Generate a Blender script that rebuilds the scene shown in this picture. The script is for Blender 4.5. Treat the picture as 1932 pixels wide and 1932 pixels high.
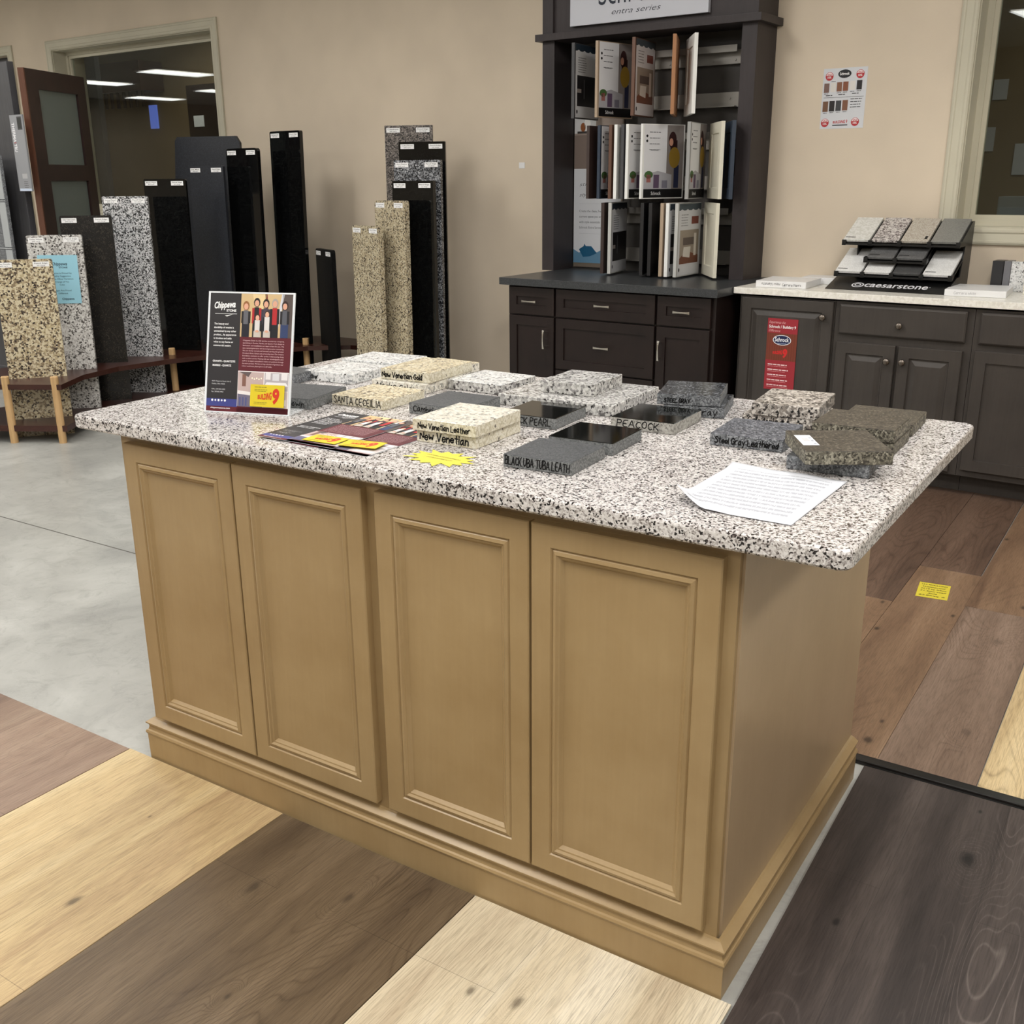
import bpy, bmesh, math, random
from mathutils import Matrix, Vector
D = bpy.data
for o in list(D.objects): D.objects.remove(o)
scn = bpy.context.scene
COL = scn.collection
PI = math.pi
R = math.radians

# ------------------------------------------------------------------ camera
cam = D.cameras.new('camera'); co = D.objects.new('camera', cam); COL.objects.link(co)
co.location = (0.5415, -1.5155, 1.4393)
co.rotation_mode = 'XYZ'
co.rotation_euler = (R(72.2487), R(0.3957), R(32.7764))
cam.sensor_width = 36; cam.lens = 36.464; cam.clip_start = 0.05
scn.camera = co
# ------------------------------------------------------------------ world, exposure
w = D.worlds.new('world'); scn.world = w; w.use_nodes = True
w.node_tree.nodes['Background'].inputs[0].default_value = (0.95, 0.97, 1.0, 1)
w.node_tree.nodes['Background'].inputs[1].default_value = 0.25
scn.view_settings.view_transform = 'Standard'
scn.view_settings.look = 'None'
scn.view_settings.exposure = -0.5
scn.view_settings.gamma = 1
# ------------------------------------------------------------------ ceiling troffers' light
CEIL = 3.25
LIGHTS = [(-7.6, 1.7, 26), (-5.0, 1.7, 34), (-2.3, 1.7, 46), (0.4, 1.7, 50), (2.8, 1.7, 22),
          (-7.6, -1.2, 20), (-5.0, -1.2, 34), (-2.3, -1.2, 58), (0.4, -1.2, 62), (2.8, -1.2, 40)]
def area(x, y, e, z=CEIL-0.05, sx=0.6, sy=1.2, col=(1.0, 0.985, 0.978)):
    l = D.lights.new('ceiling_lamp', 'AREA'); l.shape = 'RECTANGLE'; l.size = sx; l.size_y = sy; l.energy = e; l.color = col
    o = D.objects.new('ceiling_lamp', l); COL.objects.link(o); o.location = (x, y, z); return o
FARL = [(x, y, 26) for x in (-20.5, -17.9, -15.3, -12.7, -10.1) for y in (1.7, -1.2, -4.1)] + [(x, -4.1, 30) for x in (-7.6, -5.0, -2.3, .4, 2.8)]
for x, y, e in LIGHTS+FARL: area(x, y, e)

# ------------------------------------------------------------------ node helpers
def s2l(c):
    return tuple(((v/255)/12.92 if v/255 <= .04045 else ((v/255+.055)/1.055)**2.4) for v in c)
def newmat(name):
    m = D.materials.new(name); m.use_nodes = True
    return m, m.node_tree, m.node_tree.nodes['Principled BSDF']
MATS = {}
def plain(name, rgb, rough=.5, metal=0, spec=.5, emit=0):
    k = ('p', name)
    if k in MATS: return MATS[k]
    m, nt, b = newmat(name); c = s2l(rgb)+(1,)
    n = nt.nodes.new('ShaderNodeTexNoise'); n.inputs['Scale'].default_value = 60
    tc = nt.nodes.new('ShaderNodeTexCoord'); nt.links.new(tc.outputs['Object'], n.inputs['Vector'])
    mr = nt.nodes.new('ShaderNodeMapRange'); nt.links.new(n.outputs['Fac'], mr.inputs[0])
    mr.inputs[3].default_value = max(0, rough-.04); mr.inputs[4].default_value = min(1, rough+.04)
    nt.links.new(mr.outputs[0], b.inputs['Roughness'])
    b.inputs['Base Color'].default_value = c; b.inputs['Metallic'].default_value = metal
    b.inputs['Specular IOR Level'].default_value = spec
    if emit: b.inputs['Emission Color'].default_value = c; b.inputs['Emission Strength'].default_value = emit
    MATS[k] = m; return m
def inkm(rgb): return plain('ink_%d_%d_%d' % tuple(int(v) for v in rgb), rgb, .45, 0, .35)
def ramp(nt, stops, interp='LINEAR'):
    r = nt.nodes.new('ShaderNodeValToRGB'); r.color_ramp.interpolation = interp
    e = r.color_ramp.elements
    while len(e) < len(stops): e.new(0.5)
    for i, (p, c) in enumerate(stops):
        e[i].position = p; e[i].color = s2l(c)+(1,)
    return r
def mix(nt, fac, a, b, mode='MIX'):
    m = nt.nodes.new('ShaderNodeMix'); m.data_type = 'RGBA'; m.blend_type = mode
    for i, v in ((0, fac), (6, a), (7, b)):
        if isinstance(v, (int, float)): m.inputs[i].default_value = v
        elif isinstance(v, tuple): m.inputs[i].default_value = v
        else: nt.links.new(v, m.inputs[i])
    return m.outputs[2]
def coords(nt, scale=(1, 1, 1), rot=(0, 0, 0), loc=(0, 0, 0)):
    tc = nt.nodes.new('ShaderNodeTexCoord'); mp = nt.nodes.new('ShaderNodeMapping')
    nt.links.new(tc.outputs['Object'], mp.inputs[0])
    mp.inputs['Scale'].default_value = scale; mp.inputs['Rotation'].default_value = rot; mp.inputs['Location'].default_value = loc
    return mp.outputs[0]
def noise(nt, vec, scale, detail=4, rough=.55, dist=0):
    n = nt.nodes.new('ShaderNodeTexNoise'); nt.links.new(vec, n.inputs['Vector'])
    n.inputs['Scale'].default_value = scale; n.inputs['Detail'].default_value = detail
    n.inputs['Roughness'].default_value = rough; n.inputs['Distortion'].default_value = dist
    return n
def granite(name, stops, scale=170, rough=.15, fleck=None, fleck_scale=90, fleck_amt=.1, stretch=(1, 1, 1), cloud=None, bump=0, spec=.5):
    """crystal grains: every voronoi cell draws one colour of the stone's own palette"""
    m, nt, b = newmat(name)
    vec = coords(nt, stretch)
    nz = noise(nt, vec, scale*.7, 3)
    vm = nt.nodes.new('ShaderNodeVectorMath'); vm.operation = 'MULTIPLY_ADD'
    nt.links.new(nz.outputs['Color'], vm.inputs[0]); vm.inputs[1].default_value = (1.6/scale,)*3; nt.links.new(vec, vm.inputs[2])
    v = nt.nodes.new('ShaderNodeTexVoronoi'); v.inputs['Scale'].default_value = scale; nt.links.new(vm.outputs[0], v.inputs['Vector'])
    sp = nt.nodes.new('ShaderNodeSeparateColor'); nt.links.new(v.outputs['Color'], sp.inputs[0])
    # let patches of a few cm lean lighter or darker, so grains clump
    big = noise(nt, vec, scale*.16, 2)
    ad = nt.nodes.new('ShaderNodeMath'); ad.operation = 'MULTIPLY_ADD'; nt.links.new(big.outputs['Fac'], ad.inputs[0]); ad.inputs[1].default_value = .7
    sb = nt.nodes.new('ShaderNodeMath'); sb.operation = 'SUBTRACT'; nt.links.new(sp.outputs[0], sb.inputs[0]); sb.inputs[1].default_value = .35
    nt.links.new(sb.outputs[0], ad.inputs[2])
    r = ramp(nt, stops, 'CONSTANT'); nt.links.new(ad.outputs[0], r.inputs[0])
    out = r.outputs[0]
    if cloud:
        cn = noise(nt, vec, cloud[1], 4, .6); cr = ramp(nt, [(.4, (255, 255, 255)), (.65, cloud[0])]); nt.links.new(cn.outputs['Fac'], cr.inputs[0])
        out = mix(nt, 1.0, out, cr.outputs[0], 'MULTIPLY')
    if fleck:
        v2 = nt.nodes.new('ShaderNodeTexVoronoi'); v2.inputs['Scale'].default_value = fleck_scale; nt.links.new(vm.outputs[0], v2.inputs['Vector'])
        sp2 = nt.nodes.new('ShaderNodeSeparateColor'); nt.links.new(v2.outputs['Color'], sp2.inputs[0])
        lt = nt.nodes.new('ShaderNodeMath'); lt.operation = 'LESS_THAN'; nt.links.new(sp2.outputs[1], lt.inputs[0]); lt.inputs[1].default_value = fleck_amt
        out = mix(nt, lt.outputs[0], out, s2l(fleck)+(1,))
    nt.links.new(out, b.inputs['Base Color'])
    b.inputs['Roughness'].default_value = rough; b.inputs['Specular IOR Level'].default_value = spec
    if bump:
        bn = nt.nodes.new('ShaderNodeBump'); bn.inputs['Strength'].default_value = bump; bn.inputs['Distance'].default_value = .002
        n3 = noise(nt, vec, 220, 4); nt.links.new(n3.outputs['Fac'], bn.inputs['Height']); nt.links.new(bn.outputs[0], b.inputs['Normal'])
    return m
def wood(name, dark, mid, light, axis='Y', row=.187, length=1.22, rough=.42, knots=.5, seam=.5, tone=.25, seed=0, fine=1.0, offset=(0, 0), rings=.5, spots=(), pale_rings=None):
    """vinyl / laminate plank: long grain, cathedral figure, knots, tight joints"""
    m, nt, b = newmat(name)
    rz = 0 if axis == 'X' else PI/2
    base = coords(nt, (1, 1, 1), (0, 0, rz), (seed*3.7, seed*1.3, seed*.7))
    def st(sx, sy):
        mp = nt.nodes.new('ShaderNodeMapping'); nt.links.new(base, mp.inputs[0]); mp.inputs['Scale'].default_value = (sx, sy, sy); return mp.outputs[0]
    warp = noise(nt, st(1.2, 5), 1, 3, .5)
    vm = nt.nodes.new('ShaderNodeVectorMath'); vm.operation = 'MULTIPLY_ADD'
    nt.links.new(warp.outputs['Color'], vm.inputs[0]); vm.inputs[1].default_value = (.2, .9, 0); nt.links.new(st(.8, 11), vm.inputs[2])
    g1 = noise(nt, vm.outputs[0], .9, 5, .6, .3)
    r = ramp(nt, [(.28, dark), (.5, mid), (.72, light)]); nt.links.new(g1.outputs['Fac'], r.inputs[0])
    g2 = noise(nt, st(16, 330), 1, 4, .65)
    r2 = ramp(nt, [(.34, (176, 172, 168)), (.56, (255, 255, 255))]); nt.links.new(g2.outputs['Fac'], r2.inputs[0])
    out = mix(nt, .55*fine, r.outputs[0], r2.outputs[0], 'MULTIPLY')
    def MM(op, a, b_=None, c=None):
        n = nt.nodes.new('ShaderNodeMath'); n.operation = op
        for k, v in enumerate((a, b_, c)):
            if v is None: continue
            if isinstance(v, (int, float)): n.inputs[k].default_value = v
            else: nt.links.new(v, n.inputs[k])
        return n.outputs[0]
    # growth rings: contour lines of a long soft field that wraps round the knots
    fld = noise(nt, st(.75, 4.2), 1, 2, .45, .35)
    wob = noise(nt, coords(nt, (40, 40, 40)), 1, 2)
    raw = nt.nodes.new('ShaderNodeTexCoord'); bump_ = None; core = None
    for kx, ky, ksz in spots:
        vs_ = nt.nodes.new('ShaderNodeVectorMath'); vs_.operation = 'SUBTRACT'; nt.links.new(raw.outputs['Object'], vs_.inputs[0]); vs_.inputs[1].default_value = (kx, ky, 0)
        vm_ = nt.nodes.new('ShaderNodeVectorMath'); vm_.operation = 'MULTIPLY'; nt.links.new(vs_.outputs[0], vm_.inputs[0]); vm_.inputs[1].default_value = (1/ksz, .55/ksz, 0)
        vl_ = nt.nodes.new('ShaderNodeVectorMath'); vl_.operation = 'LENGTH'; nt.links.new(vm_.outputs[0], vl_.inputs[0])
        d_ = MM('ADD', vl_.outputs[1], MM('MULTIPLY', MM('SUBTRACT', wob.outputs['Fac'], .5), .9))
        b1 = MM('POWER', MM('MAXIMUM', MM('SUBTRACT', 1.0, MM('DIVIDE', d_, 5.5)), 0.0), 2.0)
        c1 = MM('MAXIMUM', MM('SUBTRACT', 1.0, MM('DIVIDE', d_, 1.25)), 0.0)
        bump_ = b1 if bump_ is None else MM('MAXIMUM', bump_, b1); core = c1 if core is None else MM('MAXIMUM', core, c1)
    if bump_ is None: bump_ = MM('MULTIPLY', wob.outputs['Fac'], 0.0); core = bump_
    ph = MM('MULTIPLY', MM('ADD', fld.outputs['Fac'], MM('MULTIPLY', bump_, .34)), 40.0)
    tri = MM('PINGPONG', ph, .5)
    r3 = ramp(nt, [(.0, (140, 130, 122)), (.20, (225, 221, 217)), (.5, (255, 255, 255))]); nt.links.new(MM('MULTIPLY', tri, 2.0), r3.inputs[0])
    fadem = ramp(nt, [(.42, (40, 40, 40)), (.62, (255, 255, 255))]); n4 = noise(nt, st(.8, 3), 1, 2); nt.links.new(n4.outputs['Fac'], fadem.inputs[0])
    amt = MM('MULTIPLY', MM('MAXIMUM', fadem.outputs[0], bump_), rings)
    if pale_rings:
        r5 = ramp(nt, [(.0, (255, 255, 255)), (.22, (60, 60, 60)), (.5, (0, 0, 0))]); nt.links.new(MM('MULTIPLY', tri, 2.0), r5.inputs[0])
        out = mix(nt, MM('MULTIPLY', MM('MULTIPLY', amt, r5.outputs[0]), g2.outputs['Fac']), out, s2l(pale_rings)+(1,))
    else: out = mix(nt, amt, out, r3.outputs[0], 'MULTIPLY')
    kr = ramp(nt, [(0, (0, 0, 0)), (.30, (150, 150, 150)), (.7, (255, 255, 255))]); nt.links.new(core, kr.inputs[0])
    kf = MM('MULTIPLY', kr.outputs[0], knots)
    dk = tuple(v*.5 for v in dark)
    out = mix(nt, kf, out, s2l(dk)+(1,))
    # planks
    br = nt.nodes.new('ShaderNodeTexBrick'); 
    mp = nt.nodes.new('ShaderNodeMapping'); nt.links.new(coords(nt, (1, 1, 1), (0, 0, rz), (offset[0], offset[1], 0)), mp.inputs[0]); nt.links.new(mp.outputs[0], br.inputs['Vector'])
    br.inputs['Scale'].default_value = 1; br.inputs['Brick Width'].default_value = length; br.inputs['Row Height'].default_value = row
    br.inputs['Mortar Size'].default_value = .0006; br.inputs['Mortar Smooth'].default_value = .1; br.offset = .37
    lo = 1-tone
    br.inputs['Color1'].default_value = (lo, lo, lo, 1); br.inputs['Color2'].default_value = (1, 1, 1, 1); br.inputs['Mortar'].default_value = (1-seam,)*3+(1,)
    out = mix(nt, 1.0, out, br.outputs[0], 'MULTIPLY')
    nt.links.new(out, b.inputs['Base Color']); b.inputs['Roughness'].default_value = rough; b.inputs['Specular IOR Level'].default_value = .35
    bn = nt.nodes.new('ShaderNodeBump'); bn.inputs['Strength'].default_value = .25; bn.inputs['Distance'].default_value = .001
    nt.links.new(g2.outputs['Fac'], bn.inputs['Height']); nt.links.new(bn.outputs[0], b.inputs['Normal'])
    return m
def stain(name, a, b_, rough=.35, vertical=True, spec=.45, amt=1.0):
    """stained maple / painted cabinet wood: soft blotches and faint grain"""
    m, nt, b = newmat(name)
    vec = coords(nt)
    n1 = noise(nt, vec, 5, 5, .6)
    r = ramp(nt, [(.32, a), (.68, b_)]); nt.links.new(n1.outputs['Fac'], r.inputs[0])
    n2 = noise(nt, coords(nt, (60, 60, 3) if vertical else (3, 60, 60)), 1.5, 4, .6)
    r2 = ramp(nt, [(.3, (225, 222, 218)), (.65, (255, 255, 255))]); nt.links.new(n2.outputs['Fac'], r2.inputs[0])
    nt.links.new(mix(nt, amt, r.outputs[0], r2.outputs[0], 'MULTIPLY'), b.inputs['Base Color'])
    b.inputs['Roughness'].default_value = rough; b.inputs['Specular IOR Level'].default_value = spec
    return m
def painted(name, rgb, rough=.8, bump=.05, var=.04):
    m, nt, b = newmat(name)
    vec = coords(nt); n = noise(nt, vec, 1.3, 3)
    lo = tuple(v*(1-var) for v in rgb); hi = tuple(min(255, v*(1+var)) for v in rgb)
    r = ramp(nt, [(.3, lo), (.7, hi)]); nt.links.new(n.outputs['Fac'], r.inputs[0]); nt.links.new(r.outputs[0], b.inputs['Base Color'])
    b.inputs['Roughness'].default_value = rough; b.inputs['Specular IOR Level'].default_value = .3
    bn = nt.nodes.new('ShaderNodeBump'); bn.inputs['Strength'].default_value = bump; bn.inputs['Distance'].default_value = .004
    n3 = noise(nt, vec, 160, 3); nt.links.new(n3.outputs['Fac'], bn.inputs['Height']); nt.links.new(bn.outputs[0], b.inputs['Normal'])
    return m

# ------------------------------------------------------------------ materials
M = {}
M['wall'] = painted('wall_paint', (210, 196, 176), .85, .12)
M['trim'] = painted('trim_paint', (192, 187, 168), .5, .02)
M['ceil'] = painted('ceiling_tile', (205, 202, 195), .9, .2)
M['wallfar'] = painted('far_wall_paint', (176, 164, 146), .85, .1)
def concrete():
    m, nt, b = newmat('concrete')
    vec = coords(nt)
    n1 = noise(nt, vec, 2.2, 7, .65, .5); r = ramp(nt, [(.3, (142, 142, 138)), (.5, (163, 163, 158)), (.72, (182, 182, 177))]); nt.links.new(n1.outputs['Fac'], r.inputs[0])
    n2 = noise(nt, vec, 9, 8, .75, 1.5); r2 = ramp(nt, [(.33, (205, 205, 203)), (.5, (255, 255, 255))]); nt.links.new(n2.outputs['Fac'], r2.inputs[0])
    out = mix(nt, .5, r.outputs[0], r2.outputs[0], 'MULTIPLY')
    n3 = noise(nt, vec, 14, 3, .5, 4); r3 = ramp(nt, [(.49, (255, 255, 255)), (.5, (196, 196, 194)), (.51, (255, 255, 255))]); nt.links.new(n3.outputs['Fac'], r3.inputs[0])
    n4 = noise(nt, vec, 1.7, 2); r4 = ramp(nt, [(.5, (0, 0, 0)), (.7, (255, 255, 255))]); nt.links.new(n4.outputs['Fac'], r4.inputs[0])
    cr = mix(nt, r4.outputs[0], (1, 1, 1, 1), r3.outputs[0])
    out = mix(nt, 1.0, out, cr, 'MULTIPLY')
    nt.links.new(out, b.inputs['Base Color'])
    r5 = nt.nodes.new('ShaderNodeMapRange'); nt.links.new(n1.outputs['Fac'], r5.inputs[0]); r5.inputs[3].default_value = .25; r5.inputs[4].default_value = .5
    nt.links.new(r5.outputs[0], b.inputs['Roughness'])
    return m
M['concrete'] = concrete()
M['maple'] = stain('maple_stain', (152, 127, 88), (164, 140, 101), .33, amt=.2)
M['mapleside'] = stain('maple_side_panel', (164, 142, 112), (174, 152, 122), .33, amt=.15)
M['espresso'] = stain('espresso_stain', (28, 20, 19), (37, 27, 25), .36, amt=.6, spec=.35)
M['slate'] = stain('slate_stain', (60, 56, 53), (69, 64, 60), .4, amt=.5, spec=.35)
M['tower'] = stain('tower_stain', (50, 45, 46), (58, 52, 53), .45, amt=.5, spec=.3)
M['towerback'] = plain('tower_back', (58, 54, 50), .6)
M['rackwood'] = stain('rack_wood', (58, 30, 24), (70, 38, 30), .28, False)
M['dowel'] = stain('dowel_wood', (196, 160, 112), (214, 178, 130), .5)
M['counter'] = granite('white_speckled_granite', [(0, (60, 52, 50)), (.06, (122, 114, 110)), (.16, (160, 154, 151)), (.32, (188, 183, 179)), (.55, (208, 204, 201)), (.85, (218, 215, 212))], 330, .16, (34, 30, 29), 270, .10)
M['chrome'] = plain('satin_nickel', (200, 196, 188), .25, 1)
M['bronze'] = plain('dark_nickel', (120, 112, 104), .35, 1)
M['white'] = plain('white_laminate', (226, 226, 226), .35)
M['paper'] = plain('paper', (206, 208, 212), .7)
M['label'] = plain('label_white', (238, 238, 238), .6)
M['black'] = plain('black_satin', (12, 12, 13), .35)
M['blackstrip'] = plain('black_vinyl', (22, 20, 20), .3)
M['metal'] = plain('grey_metal', (150, 146, 140), .45, .6)
M['frost'] = plain('frosted_pane', (96, 106, 102), .45, 0, .6)
M['quartzwhite'] = granite('pale_quartz', [(0, (222, 218, 208)), (.3, (230, 227, 217)), (.7, (236, 233, 225))], 90, .25)
M['darkcounter'] = granite('charcoal_quartz', [(0, (44, 46, 48)), (.3, (54, 56, 58)), (.8, (66, 68, 70))], 400, .32)
G = {}
def gr(n, *a, **k): G[n] = granite(n, *a, **k)
gr('ivory_gold', [(0, (105, 92, 75)), (.1, (172, 157, 127)), (.3, (211, 199, 169)), (.6, (221, 214, 192)), (.85, (196, 184, 152))], 188, .3, (83, 73, 66), 135, 0.032)
gr('ivory_side', [(0, (178, 170, 146)), (.15, (192, 184, 160)), (.4, (208, 201, 180)), (.7, (216, 211, 195))], 240, .6, (110, 102, 92), 190, 0.018)
gr('pale_side', [(0, (120, 118, 112)), (.2, (146, 143, 137)), (.5, (160, 158, 151)), (.8, (172, 170, 163))], 260, .65)
gr('cream', [(0, (150, 149, 140)), (.12, (198, 192, 179)), (.35, (216, 211, 198)), (.7, (224, 221, 211))], 174, .3, (100, 95, 90), 165, 0.032)
gr('river_white', [(0, (142, 144, 145)), (.1, (184, 186, 186)), (.3, (211, 211, 209)), (.65, (224, 224, 223))], 188, .25, (83, 80, 78), 180, 0.020)
gr('grey_white', [(0, (95, 93, 92)), (.12, (142, 140, 139)), (.3, (179, 177, 174)), (.6, (204, 203, 199)), (.85, (167, 166, 162))], 174, .25, (53, 51, 51), 195, 0.048)
gr('caledonia', [(0, (54, 50, 48)), (.16, (120, 114, 108)), (.35, (168, 162, 154)), (.65, (200, 194, 186)), (.85, (140, 132, 124))], 188, .3, (22, 22, 22), 165, 0.112)
gr('black_polished', [(0, (10, 11, 11)), (.4, (16, 17, 16)), (.8, (28, 30, 26))], 435, .06)
gr('black_side', [(0, (88, 90, 90)), (.3, (108, 110, 110)), (.7, (126, 128, 128))], 377, .7)
gr('leathered', [(0, (52, 54, 56)), (.3, (64, 66, 68)), (.7, (80, 82, 84))], 348, .5, bump=.5)
gr('steel', [(0, (28, 30, 32)), (.3, (58, 60, 64)), (.6, (84, 86, 90)), (.85, (120, 122, 126))], 290, .18)
gr('steel_leather', [(0, (48, 50, 56)), (.3, (78, 80, 86)), (.65, (104, 106, 112)), (.88, (134, 136, 140))], 319, .5, bump=.4)
gr('steel_side', [(0, (74, 76, 80)), (.3, (104, 107, 110)), (.7, (136, 139, 142))], 319, .65)
gr('brown_leather', [(0, (44, 40, 34)), (.25, (62, 57, 48)), (.6, (78, 72, 61)), (.88, (104, 97, 84))], 276, .4, bump=.3)
gr('brown_side', [(0, (56, 52, 44)), (.25, (92, 88, 76)), (.6, (122, 118, 104)), (.85, (150, 146, 130))], 276, .6)
gr('slab_gold', [(0, (83, 73, 63)), (.14, (135, 119, 95)), (.34, (182, 167, 134)), (.5, (206, 195, 166)), (.88, (166, 150, 124))], 105, .25, (58, 50, 46), 105, 0.05)
gr('slab_gold_fine', [(0, (95, 87, 73)), (.14, (150, 137, 112)), (.34, (184, 172, 144)), (.62, (199, 189, 164)), (.86, (166, 152, 125))], 160, .25, (61, 55, 50), 135, 0.080)
gr('slab_white', [(0, (83, 80, 78)), (.14, (150, 147, 144)), (.32, (194, 192, 189)), (.6, (210, 209, 206)), (.9, (176, 173, 170))], 120, .2, (58, 56, 56), 110, 0.045)
gr('slab_speckle', [(0, (58, 58, 60)), (.2, (119, 119, 120)), (.36, (172, 174, 176)), (.65, (204, 204, 206))], 160, .2, (45, 45, 46), 135, 0.112)
gr('slab_black', [(0, (8, 8, 9)), (.5, (12, 13, 14)), (.85, (26, 28, 27))], 232, .07)
gr('slab_blackbrown', [(0, (14, 13, 12)), (.5, (24, 22, 20)), (.85, (46, 42, 36))], 203, .25)
gr('slab_charcoal', [(0, (10, 10, 11)), (.5, (15, 15, 16)), (.85, (24, 25, 25))], 260, .5, spec=.15)
gr('slab_slate', [(0, (30, 33, 39)), (.4, (38, 41, 48)), (.8, (48, 51, 58))], 377, .4)
gr('slab_greybrown', [(0, (50, 46, 44)), (.25, (92, 86, 82)), (.6, (124, 116, 110)), (.85, (150, 142, 136))], 174, .3, (28, 26, 26), 135, 0.096)
gr('slab_greyblue', [(0, (36, 38, 42)), (.25, (84, 86, 90)), (.55, (130, 132, 136)), (.85, (170, 172, 176))], 160, .25, (24, 24, 26), 135, 0.112)

# ------------------------------------------------------------------ mesh helpers
def link(name, bm, mats, parent=None, loc=None, rotz=0, mtx=None, smooth=False):
    me = D.meshes.new(name); bmesh.ops.recalc_face_normals(bm, faces=bm.faces[:]); bm.to_mesh(me); bm.free()
    for m in (mats if isinstance(mats, (list, tuple)) else [mats]): me.materials.append(m)
    if smooth:
        for p in me.polygons: p.use_smooth = True
    o = D.objects.new(name, me); COL.objects.link(o)
    if parent: o.parent = parent
    if mtx is not None: o.matrix_local = mtx
    else:
        if loc: o.location = loc
        o.rotation_euler = (0, 0, rotz)
    return o
def tag(o, label=None, cat=None, group=None, kind=None):
    for k, v in (('label', label), ('category', cat), ('group', group), ('kind', kind)):
        if v: o[k] = v
    return o
def empty(name, label, cat, loc=(0, 0, 0), rotz=0, group=None, kind=None):
    o = D.objects.new(name, None); COL.objects.link(o); o.location = loc; o.rotation_euler = (0, 0, rotz); o.empty_display_size = .05
    return tag(o, label, cat, group, kind)
def box(bm, x0, x1, y0, y1, z0, z1, mi=0, bev=0, seg=2):
    vs = [bm.verts.new((x, y, z)) for z in (z0, z1) for y in (y0, y1) for x in (x0, x1)]
    fs = [bm.faces.new([vs[i] for i in f]) for f in ((0, 2, 3, 1), (4, 5, 7, 6), (0, 1, 5, 4), (2, 6, 7, 3), (0, 4, 6, 2), (1, 3, 7, 5))]
    for f in fs: f.material_index = mi
    if bev:
        es = {e for f in fs for e in f.edges}
        r = bmesh.ops.bevel(bm, geom=list(es), offset=bev, segments=seg, affect='EDGES', profile=.7)
        for f in r['faces']: f.material_index = mi
    return fs
def B(*boxes, bev=0, seg=2):
    bm = bmesh.new()
    for b in boxes: box(bm, *b[:6], mi=(b[6] if len(b) > 6 else 0), bev=bev, seg=seg)
    return bm
def prism(bm, pts, z0, z1, mi=0):
    lo = [bm.verts.new((x, y, z0)) for x, y in pts]; hi = [bm.verts.new((x, y, z1)) for x, y in pts]; n = len(pts)
    fs = [bm.faces.new(lo[::-1]), bm.faces.new(hi)] + [bm.faces.new((lo[i], lo[(i+1) % n], hi[(i+1) % n], hi[i])) for i in range(n)]
    for f in fs: f.material_index = mi
    return fs
def cyl(bm, p0, p1, r0, r1=None, n=20, mi=0):
    r1 = r0 if r1 is None else r1
    a = Vector(p0); b = Vector(p1); d = (b-a).normalized(); u = d.orthogonal().normalized(); v = d.cross(u)
    A = [bm.verts.new(a+(u*math.cos(t)+v*math.sin(t))*r0) for t in [2*PI*i/n for i in range(n)]]
    Bv = [bm.verts.new(b+(u*math.cos(t)+v*math.sin(t))*r1) for t in [2*PI*i/n for i in range(n)]]
    fs = [bm.faces.new(A[::-1]), bm.faces.new(Bv)] + [bm.faces.new((A[i], A[(i+1) % n], Bv[(i+1) % n], Bv[i])) for i in range(n)]
    for f in fs: f.material_index = mi
def sweep_profile(bm, path, prof, closed=False):
    """sweep a (out, z) profile along horizontal path, mitred; out = to the right-hand side of the path"""
    n = len(path); rings = []
    for i, p in enumerate(path):
        p = Vector(p); a = Vector(path[i-1]) if (i > 0 or closed) else None; b = Vector(path[(i+1) % n]) if (i < n-1 or closed) else None
        ds = [(p-a).normalized()] if a is not None else []
        if b is not None: ds.append((b-p).normalized())
        ns = [Vector((d.y, -d.x)) for d in ds]
        if len(ns) == 2:
            m = (ns[0]+ns[1]); m = m/m.length**2*2 if m.length else ns[0]
        else: m = ns[0]
        rings.append([bm.verts.new((p.x+m.x*o, p.y+m.y*o, z)) for o, z in prof])
    k = len(prof)
    for i in range(n if closed else n-1):
        A = rings[i]; Bn = rings[(i+1) % n]
        for j in range(k-1): bm.faces.new((A[j], Bn[j], Bn[j+1], A[j+1]))
    if not closed:
        bm.faces.new(rings[0][::-1]); bm.faces.new(rings[-1])
def ringdoor(bm, x0, x1, z0, z1, rings, y=0, mi=0):
    """nested rectangles: rings = (inset, depth) from the back edge to the centre panel; front faces -y"""
    L = []
    for ins, dy in rings:
        L.append([bm.verts.new(c) for c in ((x0+ins, y+dy, z0+ins), (x1-ins, y+dy, z0+ins), (x1-ins, y+dy, z1-ins), (x0+ins, y+dy, z1-ins))])
    fs = [bm.faces.new(L[0][::-1])]
    for a, b in zip(L, L[1:]):
        for i in range(4): fs.append(bm.faces.new((a[i], a[(i+1) % 4], b[(i+1) % 4], b[i])))
    fs.append(bm.faces.new(L[-1]))
    for f in fs: f.material_index = mi
T = .02
BEAD = [(0, 0), (0, -T+.002), (.002, -T), (.041, -T), (.044, -T+.004), (.047, -T+.001), (.053, -T-.001), (.057, -T+.003), (.060, -T+.0035), (.066, -T+.010)]
RAISED = [(0, 0), (0, -T+.003), (.003, -T), (.052, -T), (.056, -T+.009), (.062, -T+.009), (.085, -T+.001), (.088, -T+.001)]
SHAKER = [(0, 0), (0, -T+.002), (.002, -T), (.052, -T), (.053, -T+.008)]
SLABF = [(0, 0), (0, -T+.006), (.006, -T+.001), (.009, -T)]

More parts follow.
